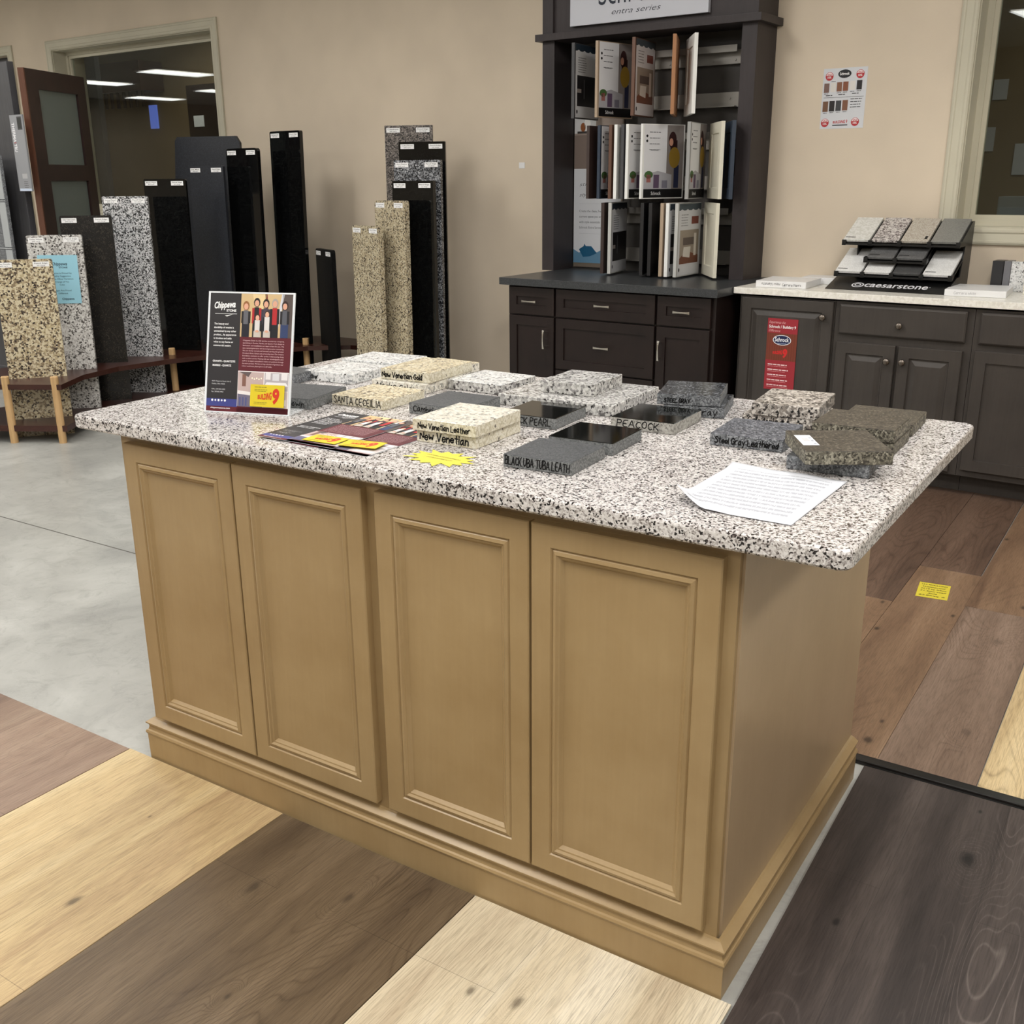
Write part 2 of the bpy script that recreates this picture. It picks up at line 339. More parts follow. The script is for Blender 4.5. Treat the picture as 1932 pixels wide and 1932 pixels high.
# text and print ------------------------------------------------------
_tc = {}
def glyphs(s, off=0.0, shear=0.0, space=1.0):
    k = (s, off, shear, space)
    if k in _tc: return _tc[k]
    c = D.curves.new('lettering', 'FONT'); c.body = s; c.offset = off; c.shear = shear; c.space_character = space; c.resolution_u = 3
    o = D.objects.new('lettering', c); COL.objects.link(o); bpy.context.view_layer.update()
    me = D.meshes.new_from_object(o.evaluated_get(bpy.context.evaluated_depsgraph_get()))
    vs = [(v.co.x, v.co.y) for v in me.vertices]; fs = [tuple(p.vertices) for p in me.polygons]
    D.objects.remove(o); D.curves.remove(c); D.meshes.remove(me)
    if not vs: vs = [(0, 0)]
    x0 = min(v[0] for v in vs); x1 = max(v[0] for v in vs); y0 = min(v[1] for v in vs); y1 = max(v[1] for v in vs)
    _tc[k] = (vs, fs, x0, x1, y0, y1); return _tc[k]
STROKE = {'A': '033963 1555', 'B': '0309 093958473606 3656544303', 'C': '58391806143354', 'D': '0309 093957553303', 'E': '59090353 0646', 'G': '583918061433545636', 'H': '0309 5359 0656',
 'I': '1319', 'K': '0309 5905 1653', 'L': '090353', 'M': '0309356963', 'N': '03095359', 'O': '391806143354565839', 'P': '0309 0939584606', 'R': '0309 0939584606 2653', 'S': '583918174655432304', 'T': '0969 3933',
 'U': '090513335559', 'V': '093369', 'Y': '0936 6923', 'a': '472705133446 474453', 'b': '0903 052746442303', 'c': '4727052344', 'd': '472705133446 4943', 'e': '0545462706042344', 'h': '0309 05274643', 'i': '0703 0908',
 'k': '0309 4705 1543', 'l': '0903', 'm': '0703 05173633 35576663', 'n': '0703 05274643', 'o': '2705234527', 'r': '0703 052747', 's': '471716453303', 't': '292433 0747', 'u': '07042346 4743', 'v': '072347', 'w': '0713365367',
 'x': '0743 4703', 'y': '0724 4710', '*': '0648 0846 2529'}
class Print:
    """flat printed layers in an x (right), z (up) plane that faces -y"""
    def __init__(s): s.bm = bmesh.new(); s.mats = []; s.n = 0
    def mi(s, c):
        m = c if not isinstance(c, tuple) else inkm(c)
        if m not in s.mats: s.mats.append(m)
        return s.mats.index(m)
    def _y(s, lv): return -.00025*lv
    def poly(s, pts, c, lv=1):
        f = s.bm.faces.new([s.bm.verts.new((x, s._y(lv), z)) for x, z in pts]); f.material_index = s.mi(c); return s
    def rect(s, x0, x1, z0, z1, c, lv=1): return s.poly([(x0, z0), (x1, z0), (x1, z1), (x0, z1)], c, lv)
    def ell(s, x, z, rx, rz, c, lv=1, n=20): return s.poly([(x+rx*math.cos(2*PI*i/n), z+rz*math.sin(2*PI*i/n)) for i in range(n)], c, lv)
    def text(s, t, x, z, h=None, w=None, c=(0, 0, 0), lv=3, al='L', off=0.0, shear=0.0, rot=0, wob=0, space=1.0, taper=0):
        vs, fs, x0, x1, y0, y1 = glyphs(t, off, shear, space)
        sy = (h/.7) if h else None
        sx = (w/max(1e-6, x1-x0)) if w else sy
        if sy is None: sy = sx
        W = (x1-x0)*sx; ox = {'L': 0, 'C': -W/2, 'R': -W}[al]
        rnd = random.Random(hash(len(t))*7+int(x*1000)); ph = rnd.random()*6
        ca, sa = math.cos(rot), math.sin(rot); V = []
        for a, b in vs:
            u = (a-x0)*sx+ox; q = b*sy
            if wob: q += wob*h*math.sin((a-x0)*2.3+ph)+wob*.5*h*math.sin((a-x0)*5.1+ph); u += wob*.4*h*math.sin(b*6+a*3)
            if taper: q *= 1+taper*((a-x0)/(x1-x0))
            V.append(s.bm.verts.new((x+u*ca-q*sa, s._y(lv), z+u*sa+q*ca)))
        k = s.mi(c)
        for f in fs:
            try: s.bm.faces.new([V[i] for i in f]).material_index = k
            except ValueError: pass
        return s
    def hand(s, t, x, z, h, w, c=(14, 14, 16), th=.0011, lv=1, rot=0, seed=3):
        """marker handwriting: every letter is drawn with single strokes"""
        rnd = random.Random(seed+len(t)); runs = []; cx = 0
        for ch in t:
            if ch == ' ': cx += 3.2; continue
            mx = 0; dy = rnd.uniform(-.35, .35); sc = rnd.uniform(.93, 1.08)
            for st in STROKE[ch].split():
                P_ = [(int(st[i]), int(st[i+1])) for i in range(0, len(st), 2)]; mx = max([mx]+[a for a, b in P_])
                P_ = [(cx+a+rnd.uniform(-.13, .13)+.12*b, (b-3+dy+rnd.uniform(-.12, .12))*sc) for a, b in P_]
                for _ in range(2):
                    if len(P_) > 3:
                        Q = [P_[0]]
                        for p, q in zip(P_, P_[1:]): Q += [(.75*p[0]+.25*q[0], .75*p[1]+.25*q[1]), (.25*p[0]+.75*q[0], .25*p[1]+.75*q[1])]
                        P_ = Q+[P_[-1]]
                runs.append(P_)
            cx += mx+1.7
        sx = w/(cx-1); sz = h/6; ca, sa = math.cos(rot), math.sin(rot); k = s.mi(c)
        for P_ in runs:
            pts = [Vector((x+(a*sx)*ca-(b*sz)*sa, z+(a*sx)*sa+(b*sz)*ca)) for a, b in P_]
            for p, q in zip(pts, pts[1:]):
                d = (q-p)
                if d.length < 1e-7: continue
                d = d.normalized(); n_ = Vector((-d.y, d.x))*th/2; e_ = d*th*.3
                s.bm.faces.new([s.bm.verts.new((v.x, s._y(lv), v.y)) for v in (p-e_-n_, q+e_-n_, q+e_+n_, p-e_+n_)]).material_index = k
        return s
    def lines(s, x, z, w, n, dz, hh, c, lv=3, rag=.15, seed=1):
        rnd = random.Random(seed)
        for i in range(n):
            xx = x; end = x+w*(1-rag*rnd.random())
            while xx < end-.2*hh:
                ww = min(hh*rnd.uniform(2, 6), end-xx); s.rect(xx, xx+ww, z-i*dz-hh/2, z-i*dz+hh/2, c, lv); xx += ww+hh*.7
        return s
    def out(s, name, parent=None, mtx=None, loc=(0, 0, 0), rotz=0):
        me = D.meshes.new(name); s.bm.to_mesh(me); s.bm.free()
        for m in s.mats: me.materials.append(m)
        o = D.objects.new(name, me); COL.objects.link(o)
        if parent: o.parent = parent
        if mtx is not None: o.matrix_local = mtx
        else: o.location = loc; o.rotation_euler = (0, 0, rotz)
        return o
FLAT = Matrix.Rotation(-PI/2, 4, 'X')      # lays the print on its back, facing up

# frame of the back wall: u along it, v into it (negative = towards the room)
WA = R(-3.3); WO = Vector((0, 4.12, 0)); UX = Vector((math.cos(WA), math.sin(WA), 0)); UN = Vector((-math.sin(WA), math.cos(WA), 0))
def W(u, v, z=0): return WO+UX*u+UN*v+Vector((0, 0, z))
def wthing(name, label, cat, u, v, z=0, rz=0, group=None, kind=None): return empty(name, label, cat, W(u, v, z), WA+rz, group, kind)
def wobj(name, bm, mats, u=0, v=0, z=0, rz=0): return link(name, bm, mats, None, W(u, v, z), WA+rz)

#@@ STRUCTURE
def struct(o): o['kind'] = 'structure'; return o
XL, XR, YF = -22.0, 4.2, -7.5
bm = bmesh.new(); prism(bm, [(XL, YF), (XR, YF), (XR, 3.86), (XL, 5.37)], -.06, 0); struct(link('floor', bm, M['concrete']))
# saw-cut joints in the slab
bm = B((-9, -1.7, .985, .991, -.001, .0006)); struct(link('trim_1', bm, plain('joint_dark', (92, 90, 84), .8)))
bm = bmesh.new(); prism(bm, [(XL, YF), (XR, YF), (XR, 3.86), (XL, 5.37)], CEIL, CEIL+.1); struct(link('ceiling', bm, M['ceil']))
# back wall with two window openings and one doorway (local u, v, z), 0.3 thick
WT = .30; win1 = (-8.165, -6.015, 1.2, 2.54); win2 = (-.50, 1.6, 1.2, 2.56); door = (-9.75, -8.87, 0, 2.55)
bm = bmesh.new()
segs = [(-22.2, door[0], 0, CEIL), (door[0], door[1], door[3], CEIL), (door[1], win1[0], 0, CEIL), (win1[0], win1[1], 0, win1[2]), (win1[0], win1[1], win1[3], CEIL),
        (win1[1], win2[0], 0, CEIL), (win2[0], win2[1], 0, win2[2]), (win2[0], win2[1], win2[3], CEIL), (win2[1], 4.3, 0, CEIL)]
for a, b, c, d in segs: box(bm, a, b, 0, WT, c, d)
bmesh.ops.remove_doubles(bm, verts=bm.verts[:], dist=.0001)
struct(wobj('wall_back', bm, M['wall']))
struct(link('wall_left', B((XL-.1, XL, YF, 5.37, 0, CEIL)), M['wallfar']))
struct(link('wall_right', B((XR, XR+.1, YF, 3.86, 0, CEIL)), M['wallfar']))
struct(link('wall_front', B((XL-.1, XR+.1, YF-.1, YF, 0, CEIL)), M['wallfar']))
def casing(bm, x0, x1, z0, z1, wd=.078, sides='LRTB', y=0):
    prof = [(0, 0), (0, -.014), (.010, -.020), (.018, -.020), (.022, -.016), (.052, -.013), (.060, -.018), (.070, -.018), (wd, -.012), (wd, 0)]
    L = []
    for o, dy in prof:
        L.append([bm.verts.new(c) for c in ((x0-wd+o, y+dy, z0-wd+o), (x1+wd-o, y+dy, z0-wd+o), (x1+wd-o, y+dy, z1+wd-o), (x0-wd+o, y+dy, z1+wd-o))])
    for a, b in zip(L, L[1:]):
        for i in range(4): bm.faces.new((a[i], a[(i+1) % 4], b[(i+1) % 4], b[i]))
def rframe(bm, x0, x1, z0, z1, wd, y0, y1):
    box(bm, x0, x0+wd, y0, y1, z0, z1); box(bm, x1-wd, x1, y0, y1, z0, z1)
    box(bm, x0+wd, x1-wd, y0, y1, z0, z0+wd); box(bm, x0+wd, x1-wd, y0, y1, z1-wd, z1)
def glassmat():
    m = D.materials.new('window_glass'); m.use_nodes = True; nt = m.node_tree; nt.nodes.clear()
    out = nt.nodes.new('ShaderNodeOutputMaterial'); mx = nt.nodes.new('ShaderNodeMixShader'); tr = nt.nodes.new('ShaderNodeBsdfTransparent'); gl = nt.nodes.new('ShaderNodeBsdfGlossy')
    fr = nt.nodes.new('ShaderNodeFresnel'); ge = nt.nodes.new('ShaderNodeNewGeometry'); mi_ = nt.nodes.new('ShaderNodeMapRange'); nt.links.new(ge.outputs['Backfacing'], mi_.inputs[0]); mi_.inputs[3].default_value = 1.52; mi_.inputs[4].default_value = 1/1.52; nt.links.new(mi_.outputs[0], fr.inputs[0]); gl.inputs['Roughness'].default_value = .01
    tr.inputs[0].default_value = (.80, .84, .82, 1)
    mu = nt.nodes.new('ShaderNodeMath'); mu.operation = 'MULTIPLY'; mu.use_clamp = True; mu.inputs[1].default_value = 1.0; nt.links.new(fr.outputs[0], mu.inputs[0])
    nt.links.new(mu.outputs[0], mx.inputs[0]); nt.links.new(tr.outputs[0], mx.inputs[1]); nt.links.new(gl.outputs[0], mx.inputs[2]); nt.links.new(mx.outputs[0], out.inputs[0]); return m
M['glass'] = glassmat()
def window(name, x0, x1, z0, z1, mull):
    t = tag(D.objects.new(name, None)); COL.objects.link(t); t.location = W(0, 0); t.rotation_euler = (0, 0, WA); t['kind'] = 'structure'
    bm = bmesh.new(); casing(bm, x0, x1, z0, z1); link('casing', bm, M['trim'], t)
    bm = bmesh.new()      # jamb liner + sash frame
    rframe(bm, x0, x1, z0, z1, .006, -.001, .16); rframe(bm, x0+.006, x1-.006, z0+.006, z1-.006, .030, .120, .170); rframe(bm, x0+.036, x1-.036, z0+.036, z1-.036, .022, .130, .165)
    link('window_frame', bm, M['trim'], t)
    link('glass_pane', B((x0+.055, x1-.055, .145, .149, z0+.055, z1-.055)), M['glass'], t)
window('window_1', *win1, 0); window('window_2', *win2, 0)
# doorway at far left with casing and dark door
t = D.objects.new('door_1', None); COL.objects.link(t); t.location = W(0, 0); t.rotation_euler = (0, 0, WA); t['kind'] = 'structure'
bm = bmesh.new(); casing(bm, door[0], door[1], -.2, door[3]); link('casing', bm, M['trim'], t)
link('door_panel', B((door[0], door[1], .08, .12, 0, door[3])), plain('dark_door', (58, 58, 60), .5), t)
# office beyond the windows
OF = painted('office_wall', (140, 122, 94), .85)
bm = bmesh.new(); box(bm, -13, 4.3, 3.2, 3.3, 0, CEIL); box(bm, -13.1, -13, WT, 3.2, 0, CEIL); box(bm, 4.2, 4.3, WT, 3.2, 0, CEIL); box(bm, -4.2, -4.1, WT, 3.2, 0, CEIL)
struct(wobj('wall_office', bm, OF))
struct(wobj('floor_office', B((-13, 4.3, WT, 3.3, -.06, 0)), plain('office_carpet', (70, 64, 58), .9)))
struct(wobj('ceiling_office', B((-13, 4.3, WT, 3.3, CEIL, CEIL+.1)), M['ceil']))
for u in (-9.5, -7.0, .2):
    l = D.lights.new('office_lamp', 'AREA'); l.size = .6; l.energy = (30 if u < -3 else 16); l.color = (1, .93, .82); o = D.objects.new('office_lamp', l); COL.objects.link(o); o.location = W(u, 2.0, CEIL-.06)
# ceiling troffers
bmf = B((-.62, .62, -.32, .32, -.03, 0)); 
first = None
lm = plain('lit_diffuser', (255, 250, 240), .5, 0, .2, 9)
for i, (x, y, e) in enumerate(LIGHTS+FARL):
    t = empty('ceiling_light', 'flush fluorescent ceiling fixture with a white frame in the showroom ceiling', 'ceiling light', (x, y, CEIL), 0, 'fluorescent fixtures in the ceiling')
    bm = bmesh.new(); box(bm, -.34, .34, -.64, -.60, -.035, 0); box(bm, -.34, .34, .60, .64, -.035, 0); box(bm, -.34, -.30, -.6, .6, -.035, 0); box(bm, .30, .34, -.6, .6, -.035, 0); link('fixture_frame', bm, M['white'], t)
    link('diffuser', B((-.30, .30, -.60, .60, -.03, -.02)), lm, t)

#@@ FLOORING SAMPLES
def sheet(name, x0, x1, y0, y1, mat, label, cat='flooring sample', h=.006, group=None, z=0):
    o = link(name, B((0, x1-x0, 0, y1-y0, 0, h), bev=.0008, seg=1), mat, None, (x0, y0, z)); tag(o, label, cat, group); return o
SM = dict(
 rose=wood('rose_oak', (124, 101, 86), (148, 124, 106), (164, 142, 122), row=.187, tone=.12, seed=1, knots=.2, rings=.3),
 gold=wood('golden_oak', (168, 140, 104), (200, 176, 132), (216, 196, 154), row=.187, tone=.08, seed=2, knots=.75, rings=.3, spots=((.415, 1.263, .011), (.40, 1.02, .003), (.30, 1.55, .004)), offset=(.605, -.0)),
 brown=wood('brown_oak', (82, 67, 51), (106, 89, 68), (124, 106, 84), row=.187, tone=.1, seed=3, knots=.6, rings=.45, spots=((.139, 1.648, .016), (.335, 1.73, .010), (.33, 1.40, .006))),
 pale=wood('pale_oak', (176, 156, 130), (214, 200, 172), (228, 218, 196), row=.187, tone=.06, seed=4, knots=.7, rings=.3, spots=((.146, 1.652, .009), (.236, 1.674, .011))),
 dark=wood('charcoal_oak', (40, 34, 32), (62, 54, 51), (92, 82, 77), row=.187, tone=.15, seed=5, knots=.9, fine=1.0, rings=1.0, pale_rings=(124, 114, 108), spots=((.327, .653, .020), (.316, .864, .006), (.14, .30, .008))),
 p1=wood('umber_plank', (74, 58, 48), (96, 76, 63), (114, 92, 77), row=5, length=9, tone=0, seed=6, knots=.6, rings=.4),
 p2=wood('russet_plank', (104, 80, 62), (130, 104, 81), (148, 122, 98), row=5, length=9, tone=0, seed=7, knots=.85, rings=.35, spots=((.180, .086, .013), (.186, .207, .007), (.012, .836, .010), (.206, 1.078, .008))),
 p3=wood('taupe_plank', (96, 78, 66), (118, 98, 83), (138, 117, 101), row=5, length=9, tone=0, seed=8, knots=.35, rings=.55, spots=((.169, .266, .014), (.145, .929, .020))),
 p4=wood('straw_plank', (176, 152, 112), (206, 184, 142), (222, 204, 166), row=5, length=9, tone=0, seed=9, knots=.2))
YB = -.021
sheet('vinyl_flooring_sheet', -2.76, -1.642, -1.6, YB-.002, SM['rose'], 'rosy brown wood-look flooring sheet at the left picture edge, farthest left of the laid samples', group='wood-look flooring samples laid before the island')
sheet('vinyl_flooring_sheet', -1.640, -1.082, -1.75, YB, SM['gold'], 'golden yellow oak-look flooring sheet between the rosy one and the brown one', group='wood-look flooring samples laid before the island')
sheet('vinyl_flooring_sheet', -1.080, -.526, -1.9, YB, SM['brown'], 'mid brown oak-look flooring sheet between the golden and the pale one', group='wood-look flooring samples laid before the island')
sheet('vinyl_flooring_sheet', -.524, .043, -1.9, YB, SM['pale'], 'pale cream oak-look flooring sheet with knots at the near corner of the island', group='wood-look flooring samples laid before the island')
bm = bmesh.new(); prism(bm, [(.051, -1.3), (1.2, -1.3), (1.2, .925), (.030, .925), (.0485, -.02)], 0, .007)
tag(link('vinyl_flooring_sheet', bm, SM['dark']), 'dark charcoal wood-grain flooring sheet right of the island, below the black transition strip', 'flooring sample', 'wood-look flooring samples laid before the island')
o = link('transition_strip', B((-.04, 1.3, -.017, .017, 0, .012), bev=.005), M['blackstrip'], None, (0, .952, 0), 0); tag(o, 'black rubber transition strip across the floor right of the island', 'transition strip')
FG = 'laminate planks right of the island'
for i, (x0, x1, y0, y1, m, lb) in enumerate([
  (-.660, -.412, 1.0, 3.66, 'p1', 'umber brown floor plank behind the island, farthest left of the back planks'),
  (-.411, -.177, 2.080, 3.66, 'p1', 'dark umber plank in front of the grey cabinets, second row from the left'),
  (-.411, -.177, .975, 2.078, 'p2', 'orange brown plank mostly hidden by the island, short end showing beside its corner'),
  (-.176, .043, 2.502, 3.66, 'p1', 'dark umber plank beyond the plank with the yellow note'),
  (-.176, .0495, .975, 2.500, 'p2', 'russet knotty plank that the yellow note lies on'),
  (.047, .286, 2.168, 3.66, 'p2', 'russet plank at the right picture edge below the grey cabinets'),
  (.050, .288, .975, 2.166, 'p3', 'taupe brown figured plank ending at the transition strip'),
  (.290, .56, .975, 3.66, 'p4', 'pale straw plank at the right picture edge beyond the strip')]):
    sheet('floor_plank', x0, x1, y0, y1, SM[m], lb, 'floor plank', .006, FG)
pr_ = Print(); pr_.rect(0, .107, 0, .152, (206, 190, 60), 1)
for i, tx in enumerate(['12.5 MOULDING', 'Waterproof', '23.19 sq. ft/box', '31 box avail', 'Sale', '$2.89/sq. ft']): pr_.text(tx, .0535, .128-i*.022, .010, min(.09, .008*len(tx)), (70, 66, 30), 2, 'C', .02, .2)
o = pr_.out('yellow_note', None, Matrix.Translation((-.121, 2.172, .0062)) @ Matrix.Rotation(R(6), 4, 'Z') @ FLAT); tag(o, 'yellow handwritten price note lying on the russet floor plank', 'note')

#@@ ISLAND
IW = 1.5456; ID = .861; HM = .118
isl = empty('kitchen_island', 'long maple-stained kitchen island base with four panelled doors', 'kitchen island', (0, 0, 0))
bm = bmesh.new(); box(bm, -IW, -.001, .0, ID, .02, .882); link('cabinet_body', bm, M['maple'], isl)
link('end_panel', B((-.001, .004, .012, ID, .02, .882)), M['mapleside'], isl)
for x in (-.388,):
    pass
for a, b in ((-1.516, -1.158), (-1.153, -.786), (-.752, -.3915), (-.3865, -.0225)):
    bm = bmesh.new(); ringdoor(bm, 0, b-a, 0, .857-.135, BEAD); link('door', bm, M['maple'], isl, (a, 0, .135))
bm = bmesh.new()
prof = [(0, 0), (.0165, 0), (.0175, .072), (.019, .074), (.021, .079), (.019, .084), (.015, .086), (.013, .094), (.014, .099), (.019, .104), (.019, .107), (.006, .1165), (0, .118)]
sweep_profile(bm, [(-IW, ID), (-IW, 0), (0.004, 0), (0.004, ID)][::1], [(-o if False else o, z) for o, z in prof])
link('base_moulding', bm, M['maple'], isl)
# worktop
CT = (-1.661, .183, -.047, .945)
bm = bmesh.new()
def rr(x0, x1, y0, y1, r, n=6):
    P = []
    for cx, cy, a0 in ((x1-r, y0+r, -90), (x1-r, y1-r, 0), (x0+r, y1-r, 90), (x0+r, y0+r, 180)):
        for i in range(n+1):
            a = R(a0+90*i/n); P.append((cx+r*math.cos(a), cy+r*math.sin(a)))
    return P
L = []
for ins, z in ((.003, .883), (0, .887), (0, .909), (.0015, .913), (.005, .915)):
    L.append([bm.verts.new((x, y, z)) for x, y in rr(CT[0]+ins, CT[1]-ins, CT[2]+ins, CT[3]-ins, .022)])
bm.faces.new(L[0][::-1]); bm.faces.new(L[-1])
for a, b in zip(L, L[1:]):
    for i in range(len(a)): bm.faces.new((a[i], a[(i+1) % len(a)], b[(i+1) % len(a)], b[i]))
o = link('granite_worktop', bm, M['counter']); tag(o, 'white grey and black speckled granite worktop covering the island', 'worktop')

# ------------------------------------------------------------------ stone samples on the worktop
H = .9152
SG = 'labelled stone samples on the island worktop'
def tile(x, y, ang, w_, d_, z0, top, side, label, text=None, t=.0255, h=.013, wob=.06, group=SG, tw=None, tx=None, tz=.006, extra=None, off=.012, chips=True):
    """x, y = front-left corner; ang = direction of the front edge"""
    t0 = empty('stone_sample', label, 'stone sample', (x, y, z0), R(ang), group)
    bm = bmesh.new(); fs = box(bm, 0, w_, 0, d_, 0, t)
    bmesh.ops.bevel(bm, geom=bm.edges[:], offset=.0012, segments=1, affect='EDGES')
    for f in bm.faces: f.material_index = 0 if f.normal.z > .9 else 1
    bm.normal_update()
    for f in bm.faces: f.material_index = 0 if f.normal.z > .5 else 1
    link('stone_block', bm, [G[top], G[side]], t0)
    if text:
        p = Print(); p.hand(text, tx if tx is not None else .012, tz, h, tw, (12, 12, 14), .0022 if off < .03 else .0029); p.out('handwriting', t0, None, (0, -.0002, 0))
    return t0
Z1 = H+.0257; 
tile(-1.535, .775, 4, .20, .155, H, 'river_white', 'river_white', 'white river stone sample at the back left, behind the other starred white one', '*River  Bordeaux', h=.011, tw=.10)
tile(-1.492, .575, 2, .165, .165, H, 'river_white', 'river_white', 'white river stone sample with a starred name, in front of the other starred one', '*River', h=.012, tw=.035, t=.027)
tile(-1.62, .50, 4, .155, .1, H, 'leathered', 'steel_side', 'small grey stone sample mostly hidden behind the upright flyer holder')
tile(-1.351, .250, 12, .158, .175, H, 'leathered', 'black_side', 'dark grey sample ending in own, half hidden by the upright flyer holder', 'Brown', h=.014, tx=.080, tw=.060)
tile(-1.204, .366, 0, .165, .160, H, 'ivory_gold', 'ivory_side', 'cream and gold sample lettered Santa Ceceilia, alone in front of the gold stack', 'SANTA CECEILIA', h=.017, tw=.150, tx=.006, tz=.0045, t=.024, off=.02)
tile(-1.246, .568, 0, .170, .19, H, 'cream', 'cream', 'cream sample under the new venetian gold one, lower of its stack', 'Alaska Gold', h=.014, tw=.12)
tile(-1.312, .790, -3, .155, .150, H, 'ivory_gold', 'cream', 'cream sample with a brown streak behind the gold stack')
tile(-1.228, .585, 3, .157, .205, Z1, 'ivory_gold', 'ivory_side', 'gold and cream sample lettered New Venetian Gold, upper of its stack', 'New Venetian Gold', h=.014, tw=.128, tx=.004, t=.0275, off=.035)
tile(-1.072, .672, -2, .168, .165, H, 'river_white', 'grey_white', 'white and black flecked sample without writing, right of the gold stack')
tile(-.972, .378, 1, .152, .165, H, 'leathered', 'black_side', 'flat charcoal leathered sample behind the new venetian pair', 'Cambrian', h=.014, tw=.08)
tile(-.786, .168, 2, .150, .178, H, 'cream', 'ivory_side', 'cream sample lettered New Venetian in thick marker, lower of its stack', 'New Venetian', h=.0165, tw=.122, tx=.008, off=.035, tz=.0055)
tile(-.790, .160, 2, .158, .180, Z1, 'cream', 'ivory_side', 'cream sample lettered New Venetian Leather, upper of its stack', 'New Venetian Leather', h=.012, tw=.130, tx=.014)
tile(-.848, .572, 2, .310, .270, H, 'grey_white', 'grey_white', 'large square grey and white granite sample, lower of the unlabelled pair', t=.0265)
tile(-.768, .642, 3, .143, .170, Z1+.001, 'grey_white', 'grey_white', 'small grey and white granite sample on top of the large square one', t=.029)
tile(-.728, .398, 3, .142, .152, H, 'black_polished', 'black_side', 'polished black sample lettered Black Pearl', 'BLACK PEARL', h=.0155, tw=.112, tx=.018)
tile(-.494, .490, 2, .150, .160, H, 'black_polished', 'pale_side', 'polished black green sample lettered Peacock with pale edges', 'PEACOCK', h=.015, tw=.10, tx=.014)
tile(-.519, .262, 3, .145, .146, H, 'black_polished', 'black_side', 'polished black sample without visible name, right behind the black uba tuba leathered one')
tile(-.518, .092, 3, .146, .148, H, 'leathered', 'black_side', 'matt charcoal sample lettered Black Uba Tuba Leath, nearest of the dark ones', 'BLACK UBA TUBA LEATH', h=.0155, tw=.138, tx=.004)
tile(-.448, .665, 14, .140, .165, H, 'steel', 'steel_side', 'grey sample lettered Steel Gray in large script, lower of the steel gray pair', 'Steel Gray', h=.014, tw=.105, tx=.018)
tile(-.463, .660, 16, .145, .168, Z1, 'steel', 'steel_side', 'grey sample lettered Steel Gray in small capitals, upper of the steel gray pair', 'STEEL GRAY', h=.009, tw=.06, tx=.016, wob=.15)
tile(-.247, .457, 4, .152, .160, H, 'steel_leather', 'steel_side', 'blue grey matt sample lettered Steel Gray Leathered', 'Steel Gray Leathered', h=.0125, tw=.132, tx=.01)
tile(-.258, .668, 4, .165, .150, H, 'caledonia', 'caledonia', 'grey granite sample lettered Caledonia, lower of its stack', 'Caledonia *', h=.0145, tw=.082, tx=.012)
tile(-.236, .664, 6, .146, .185, Z1, 'caledonia', 'caledonia', 'black and grey flecked granite sample on top of the caledonia one', t=.027)
tile(-.064, .733, 2, .156, .158, H, 'brown_leather', 'brown_side', 'brown granite sample lying farthest back near the right corner of the worktop')
tile(-.070, .553, 1, .168, .138, H, 'brown_leather', 'brown_side', 'brown granite sample in the middle right, lower of its stack')
tile(-.066, .550, 1, .163, .150, Z1, 'brown_leather', 'brown_side', 'brown granite sample in the middle right, upper of its stack')
tile(-.052, .357, 3, .152, .125, H, 'leathered', 'steel_side', 'dark grey sample under the tilted brown one with the white sticker', t=.0265)
bt = tile(.000, .303, 31, .158, .168, H+.0267, 'brown_leather', 'brown_side', 'brown granite sample turned askew with a white sticker on its corner, on the dark one')
p = Print(); p.rect(.006, .036, .045, .125, (236, 238, 240), 1); p.rect(.014, .026, .075, .1, (200, 200, 202), 2)
for i in range(3): p.rect(.028, .033, .052+i*.022, .062+i*.022, (170, 176, 186), 2)
p.out('sticker', bt, Matrix.Translation((0, 0, .0257)) @ FLAT)['label'] = 'white sticker'

